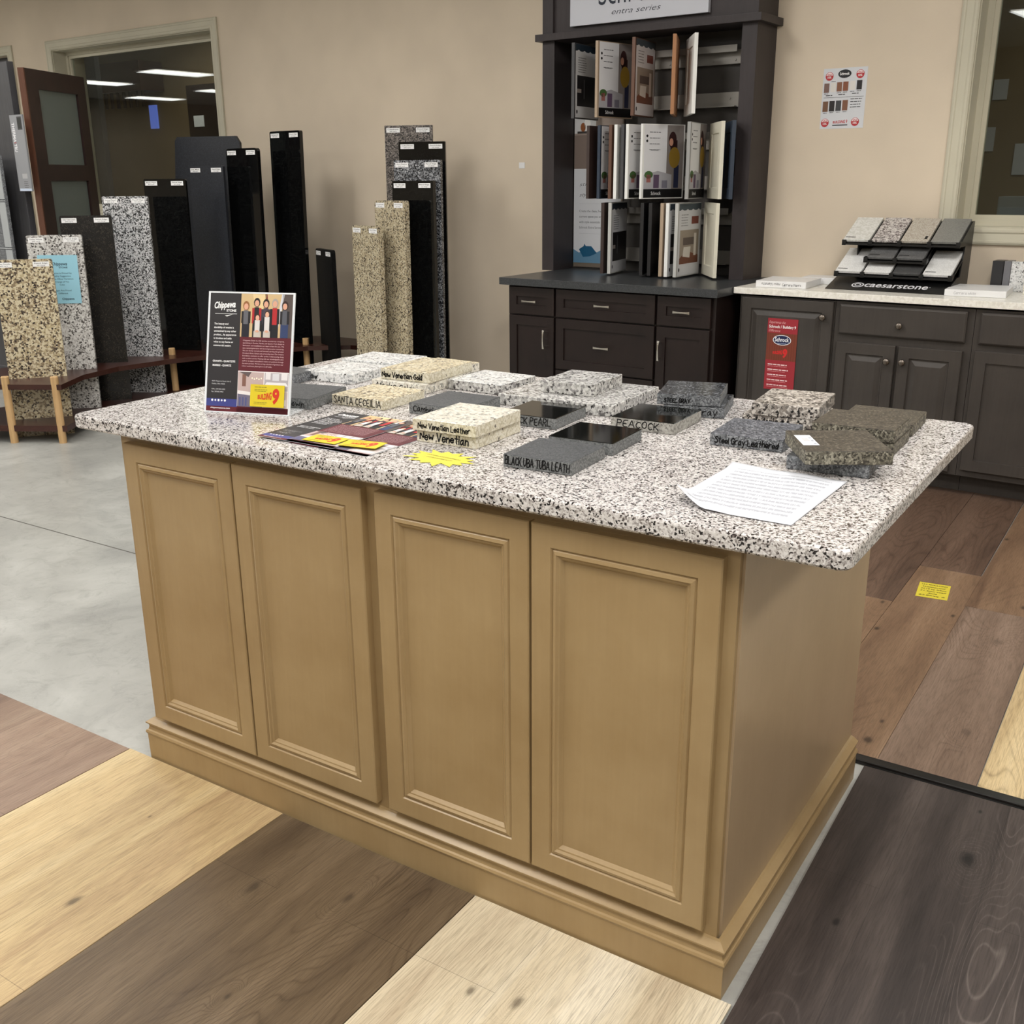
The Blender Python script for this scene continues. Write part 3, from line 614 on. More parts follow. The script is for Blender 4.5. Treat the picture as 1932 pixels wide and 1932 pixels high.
# ------------------------------------------------------------------ flyers and cards
def flyer(p, W_=.216, H_=.279, lv=1, logo=True):
    cw = .082
    p.rect(0, W_, 0, H_, (44, 42, 44), lv)
    p.rect(cw, W_, .098, .178, (92, 28, 38), lv+1)
    p.rect(0, W_, 0, .012, (92, 28, 38), lv+1); p.rect(cw, W_, 0, .014, (92, 28, 38), lv+1)
    p.rect(0, cw, .012, .030, (60, 66, 130), lv+1)
    # family photograph
    p.rect(cw, W_, .178, H_, (206, 178, 132), lv+1)
    p.rect(.190, W_, .178, H_, (84, 74, 70), lv+2)
    p.poly([(.112, H_), (.15, H_), (.138, .24), (.12, .24)], (226, 200, 150), lv+2)
    p.poly([(.144, H_), (.150, H_), (.158, .2), (.152, .2)], (120, 40, 34), lv+2); p.poly([(.188, H_), (.195, H_), (.181, .2), (.174, .2)], (206, 208, 214), lv+2)
    people = [(.096, .250, (36, 34, 36), (98, 98, 104), (30, 30, 40), (150, 100, 60)), (.124, .258, (170, 36, 40), (30, 30, 34), (30, 30, 34), (36, 28, 26)),
              (.148, .256, (60, 54, 66), (70, 60, 74), (30, 30, 34), (40, 30, 28)), (.171, .257, (30, 30, 32), (176, 40, 44), (28, 28, 32), (170, 160, 150)), (.197, .252, (32, 30, 34), (86, 88, 96), (48, 62, 100), (50, 34, 30))]
    for x, z, sl, bd, lg, hr in people:
        p.ell(x, z+.001, .0085, .011, hr, lv+3, 12); p.rect(x-.012, x+.012, .21, z-.012, sl, lv+3); p.rect(x-.006, x+.006, .208, z-.010, bd, lv+4)
        p.rect(x-.010, x+.010, .178, .21, lg, lv+3); p.ell(x, z-.001, .0058, .0075, (216, 164, 138), lv+4, 12)
    for x, z in ((.127, .224), (.152, .232)):
        p.ell(x, z+.001, .0065, .008, (60, 44, 34), lv+5, 12); p.rect(x-.011, x+.011, .192, z-.007, (30, 30, 34), lv+5); p.rect(x-.0065, x+.0065, .192, z-.006, (214, 210, 208), lv+6)
        p.rect(x-.009, x+.009, .178, .193, (196, 186, 176), lv+5); p.ell(x, z-.001, .005, .0065, (222, 172, 146), lv+6, 12); p.ell(x, .192, .005, .003, (216, 164, 138), lv+7, 8)
    # kitchens
    p.rect(cw, W_, .014, .098, (238, 234, 232), lv+2)
    p.rect(cw+.001, .150, .014, .096, (190, 168, 164), lv+3); p.rect(.152, W_-.002, .054, .096, (176, 170, 174), lv+3); p.rect(.152, W_-.002, .014, .053, (198, 186, 184), lv+3)
    p.rect(cw+.001, .150, .014, .044, (110, 104, 124), lv+4); p.poly([(cw+.001, .044), (.15, .038), (.15, .046), (cw+.001, .052)], (226, 220, 218), lv+5)
    p.rect(.094, .104, .062, .090, (128, 92, 80), lv+4); p.poly([(.084, .096), (.118, .096), (.11, .084), (.098, .09)], (96, 84, 84), lv+4)
    for i in range(5): p.ell(.120+i*.006, .082-.002*(i % 2), .0018, .002, (250, 240, 214), lv+4, 8)
    for i in range(3): p.rect(.088+i*.008, .092+i*.008, .016, .036, (84, 88, 130), lv+5)
    p.rect(.155, .168, .080, .096, (226, 222, 222), lv+4); p.rect(.196, .212, .080, .096, (226, 222, 222), lv+4); p.rect(.173, .190, .078, .094, (210, 210, 214), lv+4)
    p.poly([(.153, .066), (.214, .066), (.208, .074), (.158, .074)], (232, 230, 232), lv+4); p.rect(.158, .21, .02, .034, (226, 222, 220), lv+4)
    if logo:
        p.text('Chippewa', .012, .243, .015, .056, (240, 240, 240), lv+2, 'L', .03, .35, R(4)); p.text('STONE', .044, .236, .0055, .026, (240, 240, 240), lv+2, 'L', .03)
        p.rect(.014, .072, .2305, .2315, (240, 240, 240), lv+2); p.poly([(.04, .2265), (.072, .2315), (.06, .2295), (.046, .2245)], (240, 240, 240), lv+2)
        for i, tx in enumerate(['The beauty and', 'durability of granite is', 'unmatched by any other', 'product... Its appearance', 'is timeless and adds', 'value to any home or', 'commercial setting.']): p.text(tx, .013, .205-i*.0085, .0042, None, (236, 236, 236), lv+2, 'L', .02)
        p.text('GRANITE - QUARTZITE', .013, .117, .0042, .060, (236, 236, 236), lv+2, 'L', .03); p.text('MARBLE - QUARTZ', .013, .107, .0042, .05, (236, 236, 236), lv+2, 'L', .03)
        for i, tx in enumerate(['4635 Chippewa Road, Unit C', 'Medina, Ohio 44256', '', 'Office: 330 862-4453', 'Fax: 330 862-4453']): 
            if tx: p.text(tx, .013, .070-i*.0063, .0030, None, (214, 214, 216), lv+2, 'L', .0)
        for i in range(5): p.ell(.016+i*.0085, .026, .0028, .0028, (240, 240, 244), lv+2, 4 if i % 2 else 10)
        p.text('chippewastone.com', .012, .0065, .0034, .052, (236, 236, 240), lv+2, 'L', .02)
        tx = ['Chippewa Stone is a full service countertop company,', 'specializing in Granite, Marble, and Quartz. From design to', 'fabrication and installation our team is here for you. We', 'are a second-generation and second-generation countertop.', 'We are family owned and licensed serving the greater', 'Cleveland, Akron, Canton and surrounding areas. Our company', 'foundation maintains to offer quality craftsmanship along', 'with excellent service. Meeting with our knowledgeable sales', 'staff for an expert consultation makes our guidance through', 'the entire process. We have a large selection of granite in our', 'indoor warehouse, please give us a call today.']
        for i, t_ in enumerate(tx): p.text(t_, .091, .1685-i*.0060, .0030, None if len(t_) < 50 else .108, (226, 190, 194), lv+2, 'L', .0)
    return p
def card9(p, x=0, z=0, lv=1):
    p.rect(x, x+.0885, z, z+.052, (216, 194, 40), lv)
    p.text('9', x+.058, z+.010, .032, .018, (206, 56, 32), lv+1, 'L', .05, .1); p.text('BUILDING', x+.020, z+.018, .009, .036, (206, 56, 32), lv+1, 'L', .04, 0, 0, 0, 1, .9)
    p.lines(x+.011, z+.046, .032, 1, .004, .0016, (120, 110, 40), lv+1); p.lines(x+.011, z+.040, .034, 2, .0035, .0014, (150, 138, 40), lv+1); p.lines(x+.010, z+.010, .036, 2, .0035, .0014, (150, 138, 40), lv+1)
    return p
# upright holder
hold = empty('flyer_holder', 'clear acrylic holder standing upright with a black and maroon flyer of a family', 'sign holder', (-1.298, .171, H), R(17))
tilt = Matrix.Rotation(R(-14.57), 4, 'X')
ac, nt, b_ = newmat('acrylic'); b_.inputs['Base Color'].default_value = (.9, .93, .94, 1); b_.inputs['Roughness'].default_value = .08; b_.inputs['Alpha'].default_value = .35
link('acrylic_back', B((-.113, .113, .0015, .004, 0, .286), bev=.0008, seg=1), ac, hold, mtx=tilt)
link('acrylic_foot', B((-.113, .113, .0, .075, 0, .003), bev=.0008, seg=1), ac, hold)
link('acrylic_rim', B((-.113, -.108, -.001, .0035, 0, .286), (.1085, .113, -.001, .0035, 0, .286), (-.108, .1085, -.001, .0035, 0, .003), (-.108, .1085, -.001, .0035, .2825, .286)), plain('clear_edge', (224, 228, 232), .2), hold, mtx=tilt)
p = flyer(Print()); p.out('printed_flyer', hold, tilt @ Matrix.Translation((-.108, -.0005, .003)))
base9 = Matrix.Translation((-1.298, .171, H)) @ Matrix.Rotation(R(17), 4, 'Z') @ tilt
CG = 'yellow business cards on the flyers'
def cardobj(mtx, lb):
    bm = B((0, .0885, -.0004, 0, 0, .052)); t = D.objects.new('business_card', None); COL.objects.link(t); t.matrix_world = mtx; tag(t, lb, 'business card', CG)
    link('card', bm, inkm((216, 194, 40)), t); card9(Print()).out('card_print', t, None, (0, -.0005, 0))
cardobj(base9 @ Matrix.Translation((.011, -.0050, .0185)), 'yellow business card with a red 9 stuck to the upright flyer')
# flyers lying flat
def flatflyer(x, y, ang, z, lb):
    t = empty('flyer', lb, 'flyer', (x, y, z), R(ang), 'flyers lying on the worktop')
    link('sheet', B((0, .216, 0, .279, 0, .0006)), M['paper'], t); flyer(Print()).out('printed_face', t, Matrix.Translation((0, 0, .0006)) @ FLAT)
flatflyer(-1.006, .014, -1, H, 'black and maroon flyer lying flat, lower of the overlapping pair')
flatflyer(-1.102, .016, 0, H+.003, 'black and maroon flyer lying flat, upper of the overlapping pair')
cardobj(Matrix.Translation((-.985, .030, H+.0066)) @ Matrix.Rotation(R(3), 4, 'Z') @ FLAT, 'yellow business card with a red 9 on the upper flat flyer')
cardobj(Matrix.Translation((-.888, .034, H+.0064)) @ Matrix.Rotation(R(10), 4, 'Z') @ FLAT, 'yellow business card with a red 9 on the lower flat flyer, rightmost card')
# starburst
p = Print(); pts = []; n = 14
rs = [1.0, .62, .85, .66, 1.05, .62, .9, .60, 1.0, .66, .82, .62, 1.0, .6]
for i in range(2*n):
    a = 2*PI*i/(2*n)+.06; k = (1.0 if i % 2 == 0 else .66)*(1+.1*math.sin(i*2.1)); pts.append((.083*k*math.cos(a), .055*k*math.sin(a)))
p.poly(pts, (208, 198, 66), 1); p.text('COUNTERTOPS STARTING AT', 0, .006, .0055, .085, (120, 110, 40), 2, 'C'); p.text('INSTALLED PER SQ FT', 0, -.008, .005, .065, (120, 110, 40), 2, 'C')
o = p.out('starburst_note', None, Matrix.Translation((-.655, .077, H+.0006)) @ Matrix.Rotation(R(-4), 4, 'Z') @ FLAT); tag(o, 'yellow starburst paper tag lying on the front of the worktop', 'note')
# white printed sheet with a curled corner
bm = bmesh.new(); N = 24; Wp, Hp = .220, .295; g = []
for j in range(N+1):
    row = []
    for i in range(N+1):
        x = Wp*i/N; y = Hp*j/N; u = i/N; v = j/N
        c = max(0, 1-(x/.07+y/.11)); z = .0012+.030*c**1.4+.003*max(0, math.sin(u*6+v*4))*(u*(1-u)*4)+.006*max(0, (v-.85)/.15)**2*max(0, 1-u*2)
        row.append(bm.verts.new((x+.012*c, y+.02*c, z)))
    g.append(row)
for j in range(N):
    for i in range(N): bm.faces.new((g[j][i], g[j][i+1], g[j+1][i+1], g[j+1][i]))
def papermat():
    m, nt, b = newmat('printed_paper'); b.inputs['Roughness'].default_value = .7
    tc = nt.nodes.new('ShaderNodeTexCoord'); sp = nt.nodes.new('ShaderNodeSeparateXYZ'); nt.links.new(tc.outputs['Object'], sp.inputs[0])
    def M_(op, a, b_=None):
        n = nt.nodes.new('ShaderNodeMath'); n.operation = op
        for i, v in enumerate((a, b_)):
            if v is None: continue
            if isinstance(v, (int, float)): n.inputs[i].default_value = v
            else: nt.links.new(v, n.inputs[i])
        return n.outputs[0]
    ln = M_('LESS_THAN', M_('PINGPONG', sp.outputs[1], .0105), .0052)
    nz = noise(nt, coords(nt, (500, 70, 1)), 1, 2); wd = M_('GREATER_THAN', nz.outputs['Fac'], .42)
    inx = M_('MULTIPLY', M_('GREATER_THAN', sp.outputs[0], .022), M_('LESS_THAN', sp.outputs[0], .200)); iny = M_('MULTIPLY', M_('GREATER_THAN', sp.outputs[1], .03), M_('LESS_THAN', sp.outputs[1], .272))
    f = M_('MULTIPLY', M_('MULTIPLY', ln, wd), M_('MULTIPLY', inx, iny)); f = M_('MULTIPLY', f, .5)
    nt.links.new(mix(nt, f, s2l((206, 208, 214))+(1,), s2l((110, 114, 124))+(1,)), b.inputs['Base Color']); return m
o = link('printed_sheet', bm, papermat(), None, (-.152, .032, H), R(-1), smooth=True); tag(o, 'white printed page with curled corner lying at the right front of the worktop', 'paper sheet')
md = o.modifiers.new('thick', 'SOLIDIFY'); md.thickness = .0004; md.offset = 1

#@@ SLAB RACK
rack = empty('slab_rack', 'dark wood slotted rack on pale round dowel legs holding tall stone slabs', 'display rack', (0, 0, 0))
edge = [(-5.62, 1.60), (-5.12, 1.83), (-4.80, 2.012), (-4.97, 2.28), (-5.035, 2.58), (-4.985, 2.90), (-4.90, 3.18), (-4.72, 3.55), (-4.585, 3.80), (-4.36, 3.99), (-4.0, 4.05)]
backe = [(-4.1, 4.22), (-4.75, 4.26), (-5.2, 4.1), (-5.62, 3.5)]
for z0, z1 in ((.314, .344), (.070, .104)):
    bm = bmesh.new(); prism(bm, edge+backe, z0, z1); link('shelf', bm, M['rackwood'], rack)
def leg(x, y, r=.022):
    bm = bmesh.new(); cyl(bm, (0, 0, 0), (0, 0, .385), r, n=24); cyl(bm, (0, 0, .385), (0, 0, .388), r, r*.9, n=24); link('dowel_leg', bm, M['dowel'], rack, (x, y, 0), smooth=False)
for x, y in ((-4.845, 2.005), (-5.095, 1.86), (-5.12, 3.07), (-4.66, 3.86)): leg(x, y)
XG = 'tall stone slabs standing in the slotted rack'
def slab(name_lb, br, ang, wd, z1, mat, label, lean=.02, z0=0.0, t=.02, stick=True, back=None, round_=.012, texts=('PRICE', 'EDGE')):
    """br = front bottom right corner at shelf height (.344); leans back"""
    a = R(ang); d = Vector((math.cos(a), math.sin(a), 0)); bl = Vector((br[0], br[1], 0))-d*wd
    t0 = empty('stone_slab', label, 'stone slab', (bl.x, bl.y, 0), a, XG)
    sh = Matrix(((1, 0, 0, 0), (0, 1, lean, -lean*.344), (0, 0, 1, 0), (0, 0, 0, 1)))
    bm = bmesh.new(); r = round_; pts = [(0, z0), (wd, z0)] + [(wd-r+r*math.cos(R(q)), z1-r+r*math.sin(R(q))) for q in (0, 30, 60, 90)] + [(r+r*math.cos(R(q)), z1-r+r*math.sin(R(q))) for q in (90, 120, 150, 180)]
    f0 = [bm.verts.new((x, 0, z)) for x, z in pts]; f1 = [bm.verts.new((x, t, z)) for x, z in pts]; n = len(pts)
    bm.faces.new(f0); bm.faces.new(f1[::-1])
    for i in range(n): bm.faces.new((f0[i], f1[i], f1[(i+1) % n], f0[(i+1) % n]))
    bmesh.ops.transform(bm, matrix=sh, verts=bm.verts[:])
    link('stone_body', bm, G[mat], t0)
    if stick:
        for k, x0 in enumerate((.012 if wd > .2 else .004, wd-.105 if wd > .2 else wd-.04)):
            ww = .088 if wd > .2 else .04
            p = Print(); p.rect(0, ww, 0, .028, (238, 238, 238), 1)
            p.text(name_lb if k == 0 else 'Pencil Edge', ww/2, .016, .0065, ww*.8, (60, 60, 62), 2, 'C', .01); p.text('$45 sq ft' if k == 0 else 'incl. charge', ww/2, .005, .0055, ww*.5, (70, 70, 72), 2, 'C', .01)
            p.out('price_label', t0, Matrix.Translation((x0, -.0008+lean*(z1-.386), z1-.042)) @ Matrix(((1, 0, 0, 0), (0, 1, lean, 0), (0, 0, 1, 0), (0, 0, 0, 1))))
    return t0
slab('Santa Cecelia', (-5.022, 2.208), 51, .315, 1.022, 'slab_gold', 'gold, cream and brown speckled slab, lowest and leftmost in the rack', .06, t=.03)
slab('Dallas White', (-5.087, 2.46), 44, .315, 1.144, 'slab_white', 'white and grey slab with a light blue notice taped on, second from the left', .07, t=.03)
slab('Uba Tuba Leath', (-5.134, 2.727), 47, .305, 1.248, 'slab_blackbrown', 'black brown matt slab between the white one with the blue notice and the salt and pepper one', .06)
slab('Luna Pearl', (-5.117, 2.989), 30, .295, 1.358, 'slab_speckle', 'salt and pepper speckled slab between two black ones', .03)
slab('Black Pearl', (-5.091, 3.285), 20, .305, 1.462, 'slab_black', 'polished black slab right of the salt and pepper one', .02)
slab('Jet Mist', (-5.055, 3.575), 6, .30, 1.545, 'slab_slate', 'blue grey honed slab in front of the big uncut grey one', .02)
slab('Peacock', (-4.850, 3.690), -2, .305, 1.655, 'slab_black', 'polished black green slab with rounded corners, tallest beside the big grey one', .02, round_=.02, t=.03)
slab('Steel', (-4.633, 3.875), -5, .305, 1.765, 'slab_black', 'narrow looking polished black slab standing apart, tallest left of the gap', .02, t=.028)
slab('Kona', (-4.330, 3.815), -27, .30, 1.0, 'slab_charcoal', 'short black slab seen nearly edge on, right of the tallest black one', .0, t=.03, round_=.02)
# big unlabelled grey slab behind the others
t0 = empty('stone_slab', 'big grey unlabelled slab leaning behind the blue grey honed slab', 'stone slab', (-5.70, 3.72, 0), R(14), XG)
bm = bmesh.new(); pts = [(-.06, 0), (.55, 0), (.53, 1.70), (.50, 1.745), (.02, 1.745), (.0, 1.72), (-.03, 1.35)]
f0 = [bm.verts.new((x, lean_, z)) for (x, z) in pts for lean_ in (.03*z,)]; f1 = [bm.verts.new((x, .025+.03*z, z)) for x, z in pts]; n = len(pts)
bm.faces.new(f0); bm.faces.new(f1[::-1])
for i in range(n): bm.faces.new((f0[i], f1[i], f1[(i+1) % n], f0[(i+1) % n]))
link('stone_body', bm, G['slab_slate'], t0)
tag(link('stone_offcut', B((0, .035, 0, .06, 0, .93), bev=.003), G['slab_slate'], None, (-4.93, 4.03, 0), 0), 'thin grey stone offcut standing left of the tallest black slab', 'stone offcut')
# blue notice
a = R(44); d = Vector((math.cos(a), math.sin(a), 0)); nn = Vector((d.y, -d.x, 0))
p = Print(); p.rect(0, .225, 0, .285, (150, 200, 218), 1); p.text('Chippewa', .12, .225, .018, .09, (50, 74, 90), 2, 'C', .02, .3); p.text('STONE', .14, .208, .009, .05, (50, 74, 90), 2, 'C', .03)
for i, tx in enumerate(['Granite is Priced by', 'Quality Suggestion', 'Please Allow Variation', 'Change of The', 'Color', '', 'Edges Are Priced', 'Different']):
    if tx: p.text(tx, .125, .175-i*.017, .009, .006*len(tx), (60, 90, 106), 2, 'C', .01)
p.text('Chippewa', .15, .022, .012, .07, (50, 74, 90), 2, 'C', .03)
q = Vector((-5.087, 2.46, 0))-d*.315
mt = Matrix.Translation(q) @ Matrix.Rotation(a, 4, 'Z') @ Matrix(((1, 0, 0, 0), (0, 1, .07, -.07*.344), (0, 0, 1, 0), (0, 0, 0, 1))) @ Matrix.Translation((.05, -.004, .745)) @ Matrix.Rotation(R(1.5), 4, 'Y')
o = D.objects.new('notice', None); COL.objects.link(o); o.matrix_world = mt; tag(o, 'light blue printed notice taped to the white and grey slab', 'notice')
link('sheet', B((0, .225, -.0002, .0004, 0, .285)), inkm((150, 200, 218)), o); p.out('printed_face', o)
# right hand group of slabs, against the wall
XG = 'stone slabs standing against the wall right of the rack'
slab('Giallo', (-3.641, 3.479), -17, .30, 1.178, 'slab_gold_fine', 'short cream and gold slab, lowest of the group by the wall', .01, t=.035, round_=.02)
slab('Ornamental', (-3.484, 3.540), -14, .30, 1.326, 'slab_gold_fine', 'cream and gold slab behind the lowest one, second in height', .01, t=.035, round_=.02)
slab('Uba Tuba Leath', (-3.383, 3.694), 3, .300, 1.439, 'slab_black', 'black slab between the cream gold ones and the speckled grey one', .01, round_=.003, t=.03)
slab('Azul Platino', (-3.402, 3.797), 12, .315, 1.559, 'slab_greyblue', 'speckled grey slab behind the lower black one', .015, round_=.005, t=.03)
slab('Coffee Brown', (-3.465, 3.939), 20, .300, 1.669, 'slab_black', 'tall black slab between the speckled grey and the brown grey one', .015, round_=.003)
slab('Caledonia', (-3.632, 4.035), 24, .310, 1.772, 'slab_greybrown', 'brown grey speckled slab, tallest and rearmost of the group by the wall', .02, round_=.003)
bm = bmesh.new(); prism(bm, [(-4.05, 3.40), (-3.35, 3.40), (-3.25, 4.2), (-4.05, 4.2)], 0, .02)
tag(link('slab_footing', bm, M['rackwood']), 'low dark board under the slabs by the wall', 'footing board')

#@@ DOOR SAMPLES AT LEFT
a0 = W(-5.925, -1.60); a1 = W(-6.235, -.98); dv = a1-a0; Ld = dv.length; an = math.atan2(dv.y, dv.x)
dd = empty('display_door', 'dark brown display door with frosted glass lights and an orange edge', 'door', a0, an)
dm = stain('mahogany_stain', (40, 26, 25), (52, 34, 31), .4)
zt = 2.150; bm = bmesh.new(); box(bm, 0, .13, 0, .04, .05, zt); box(bm, Ld-.10, Ld, 0, .04, .05, zt)
for z0, z1 in ((.05, .25), (.80, .90), (1.455, 1.56), (2.03, zt)): box(bm, .13, Ld-.10, 0, .04, z0, z1)
link('door_frame', bm, dm, dd)
for z0, z1 in ((.25, .80), (.90, 1.455), (1.56, 2.03)):
    bm = bmesh.new(); box(bm, .135, Ld-.105, .014, .026, z0, z1); link('frosted_glass', bm, M['frost'], dd)
link('door_edge', B((-.012, 0, -.001, .041, .05, zt)), stain('orange_edge', (92, 58, 42), (104, 66, 48), .5), dd)['label'] = 'orange brown door edge'
pa = wthing('display_door', 'dark grey display door at the left picture edge', 'door', -6.95, -1.66)
bm = bmesh.new(); ringdoor(bm, 0, .93, .05, 2.19, [(0, .045), (0, .002), (.002, 0), (.11, 0), (.114, .008)]); link('panel_board', bm, stain('charcoal_panel', (62, 62, 66), (72, 72, 75), .5), pa)
ts = wthing('tile_sample_board', 'grey stone tile sample board at the left picture edge before the grey door', 'tile board', -6.3, -1.75)
bm = B((-.5, .185, 0, .02, .75, 1.62), bev=.002, seg=1); link('board', bm, G['steel_side'], ts)
bm = bmesh.new()
for z in (1.02, 1.33): box(bm, -.49, .18, -.004, -.0005, z-.003, z+.003)
for z0, z1 in ((.76, 1.01), (1.03, 1.32), (1.34, 1.61)): box(bm, .10, .18, -.004, -.0005, z0, z1)
link('tile_strip', bm, plain('tile_grout', (172, 176, 178), .5), ts)
st = wthing('metal_strip_sign', 'silver vertical strip sign with white lettering on the brown display door edge', 'sign', -6.010, -1.70)
link('plate', B((0, .155, 0, .01, 1.390, 1.862), bev=.001, seg=1), plain('sign_silver', (142, 144, 148), .35, .3), st)
p = Print(); p.text('THERMA', .018, 1.815, .030, .12, (232, 232, 236), 1, 'L', .03, 0, -PI/2); p.text('TRU', .018, 1.685, .030, .05, (232, 232, 236), 1, 'L', .03, 0, -PI/2)
p.rect(.004, .151, 1.394, 1.858, (146, 148, 152), 0); p.rect(.02, .045, 1.69, 1.694, (180, 50, 50), 1); p.rect(.085, .14, 1.77, 1.85, (66, 66, 68), 1); p.rect(.092, .132, 1.778, 1.842, (40, 42, 40), 2); p.lines(.07, 1.45, .05, 4, .012, .004, (90, 90, 92), 1); p.rect(.06, .12, 1.47, 1.50, (176, 176, 178), 1); p.rect(.01, .15, 1.392, 1.408, (196, 208, 226), 1)
p.out('sign_print', st, None, (0, -.0006, 0))

#@@ DARK BASE CABINETS + TOWER
def bow_pull(parent, x, z, L=.095, vert=False, y=-T, m='chrome'):
    bm = bmesh.new()
    n = 10; pr2 = []
    for i in range(n+1):
        s = -L/2+L*i/n; q = 1-(2*i/n-1)**2; pr2.append((s, -.022-.006*q, .0065-.003*q))
    def P(s, o, t): return (x+(t if vert else s), y+o, z+(s if vert else t))
    R_ = []
    for s, o, hw in pr2: R_.append([bm.verts.new(P(s, o, -hw)), bm.verts.new(P(s, o-.005, -hw)), bm.verts.new(P(s, o-.005, hw)), bm.verts.new(P(s, o, hw))])
    bm.faces.new(R_[0]); bm.faces.new(R_[-1][::-1])
    for a, b in zip(R_, R_[1:]):
        for i in range(4): bm.faces.new((a[i], a[(i+1) % 4], b[(i+1) % 4], b[i]))
    for s in (-L/2+.012, L/2-.012): cyl(bm, P(s, 0, 0), P(s, -.024, 0), .004, n=10)
    return link('handle', bm, M[m], parent)
def knob(parent, x, z, y=-T):
    bm = bmesh.new(); N = 16; prof = [(.006, 0), (.006, -.010), (.014, -.014), (.0165, -.019), (.015, -.025), (.008, -.028), (.0005, -.029)]
    L = [[bm.verts.new((x+r*math.cos(2*PI*i/N), y+dy, z+r*math.sin(2*PI*i/N))) for i in range(N)] for r, dy in prof]
    for a, b in zip(L, L[1:]):
        for i in range(N): bm.faces.new((a[i], a[(i+1) % N], b[(i+1) % N], b[i]))
    bm.faces.new(L[-1]); bm.faces.new(L[0][::-1])
    return link('knob', bm, M['bronze'], parent, smooth=True)
def front(name, parent, x0, x1, z0, z1, rings, mat):
    bm = bmesh.new(); ringdoor(bm, 0, x1-x0, 0, z1-z0, rings); return link(name, bm, mat, parent, (x0, 0, z0))
CV = -.735
def unit(u0, u1, label, cv, mat, toe=.075, group=None):
    t = wthing('base_cabinet', label, 'cabinet', u0, cv, 0, 0, group); dp = -cv-.012; w_ = u1-u0
    link('cabinet_body', B((0, w_, 0, dp, .105, .874), (0, w_, toe, dp, 0, .105)), mat, t); return t
EG = 'dark espresso base cabinets under the door display'
c1 = unit(-2.700, -2.376, 'narrow espresso base cabinet at the left end, under the charcoal worktop', CV, M['espresso'], group=EG)
c2 = unit(-2.374, -1.744, 'wide espresso base cabinet with stacked drawers, between the two narrow ones', CV, M['espresso'], group=EG)
c3 = unit(-1.742, -1.412, 'narrow espresso base cabinet at the right end, beside the grey cabinets', CV, M['espresso'], group=EG)
for c, w_, hx in ((c1, .324, .265), (c3, .330, .028)):
    x0, x1 = (.012, .318) if c is c1 else (.006, .308)
    f = front('drawer', c, x0, x1, .714, .866, SHAKER, M['espresso']); bow_pull(f, (x1-x0)/2, .076)
    f = front('door', c, x0, x1, .115, .706, SHAKER, M['espresso']); bow_pull(f, hx-x0 if c is c1 else .027, .47, .105, True)
for z0, z1 in ((.714, .866), (.425, .706), (.115, .417)):
    f = front('drawer', c2, .006, .624, z0, z1, SHAKER, M['espresso']); bow_pull(f, .309, (z1-z0)/2+.002)
o = wobj('charcoal_worktop', B((-2.735, -1.387, -.785, -.002, .875, .915), bev=.002), M['darkcounter']); tag(o, 'charcoal quartz worktop on the espresso cabinets', 'worktop')
# tower
tw = wthing('display_tower', 'tall dark brown open display case with crown board, standing on the charcoal worktop', 'display case', 0, 0)
Zt = .9155
link('side_post', B((-2.806, -2.724, -.25, -.235, Zt, 2.19), (-2.806, -2.790, -.235, -.002, Zt, 2.19), (-2.74, -2.724, -.235, -.04, Zt, 2.19)), M['tower'], tw)
link('side_post', B((-1.577, -1.495, -.25, -.235, Zt, 2.19), (-1.511, -1.495, -.235, -.002, Zt, 2.19), (-1.577, -1.561, -.235, -.04, Zt, 2.19)), M['tower'], tw)
link('back_panel', B((-2.790, -1.511, -.02, -.002, Zt, 2.19)), M['towerback'], tw)
link('crown_board', B((-2.835, -1.463, -.285, -.002, 2.190, 2.227), bev=.002), M['tower'], tw)
link('header_panel', B((-2.806, -1.495, -.235, -.002, 2.228, 3.0), (-2.806, -2.735, -.25, -.235, 2.228, 3.0), (-1.566, -1.495, -.25, -.235, 2.228, 3.0)), M['tower'], tw)
for r, zz in enumerate((2.022, 1.592, 1.192)):
    bm = bmesh.new(); box(bm, -2.48, -1.665, -.045, -.020, zz, zz+.070); box(bm, -2.48, -1.675, -.085, -.045, zz+.066, zz+.070); box(bm, -2.48, -1.675, -.088, -.085, zz+.056, zz+.090)
    box(bm, -2.48, -1.665, -.045, -.020, zz-.215, zz-.140); box(bm, -2.48, -1.68, -.075, -.045, zz-.215, zz-.210)
    for k in range(6): cyl(bm, (-2.35+k*.13, -.045, zz+.02), (-2.35+k*.13, -.050, zz+.02), .006, n=10)
    for k in range(3): cyl(bm, (-2.20+k*.24, -.045, zz-.17), (-2.20+k*.24, -.050, zz-.17), .006, n=10)
    link('mounting_rail', bm, M['metal'], tw)['label'] = 'grey metal mounting rail'
# header sign
sg = wthing('header_sign', 'white sign lettered Schrock entra series on the header of the display case', 'sign', -2.612, -.262)
link('sign_board', B((0, .846, 0, .026, 2.254, 2.62), bev=.002), plain('sign_white', (188, 190, 198), .35), sg)
p = Print(); p.text('Schrock', .40, 2.345, .13, .43, (30, 38, 52), 1, 'C', -.005); p.text('entra series', .42, 2.293, .028, .30, (36, 40, 50), 1, 'C', -.01, .35)
p.out('sign_lettering', sg, None, (0, -.0008, 0))
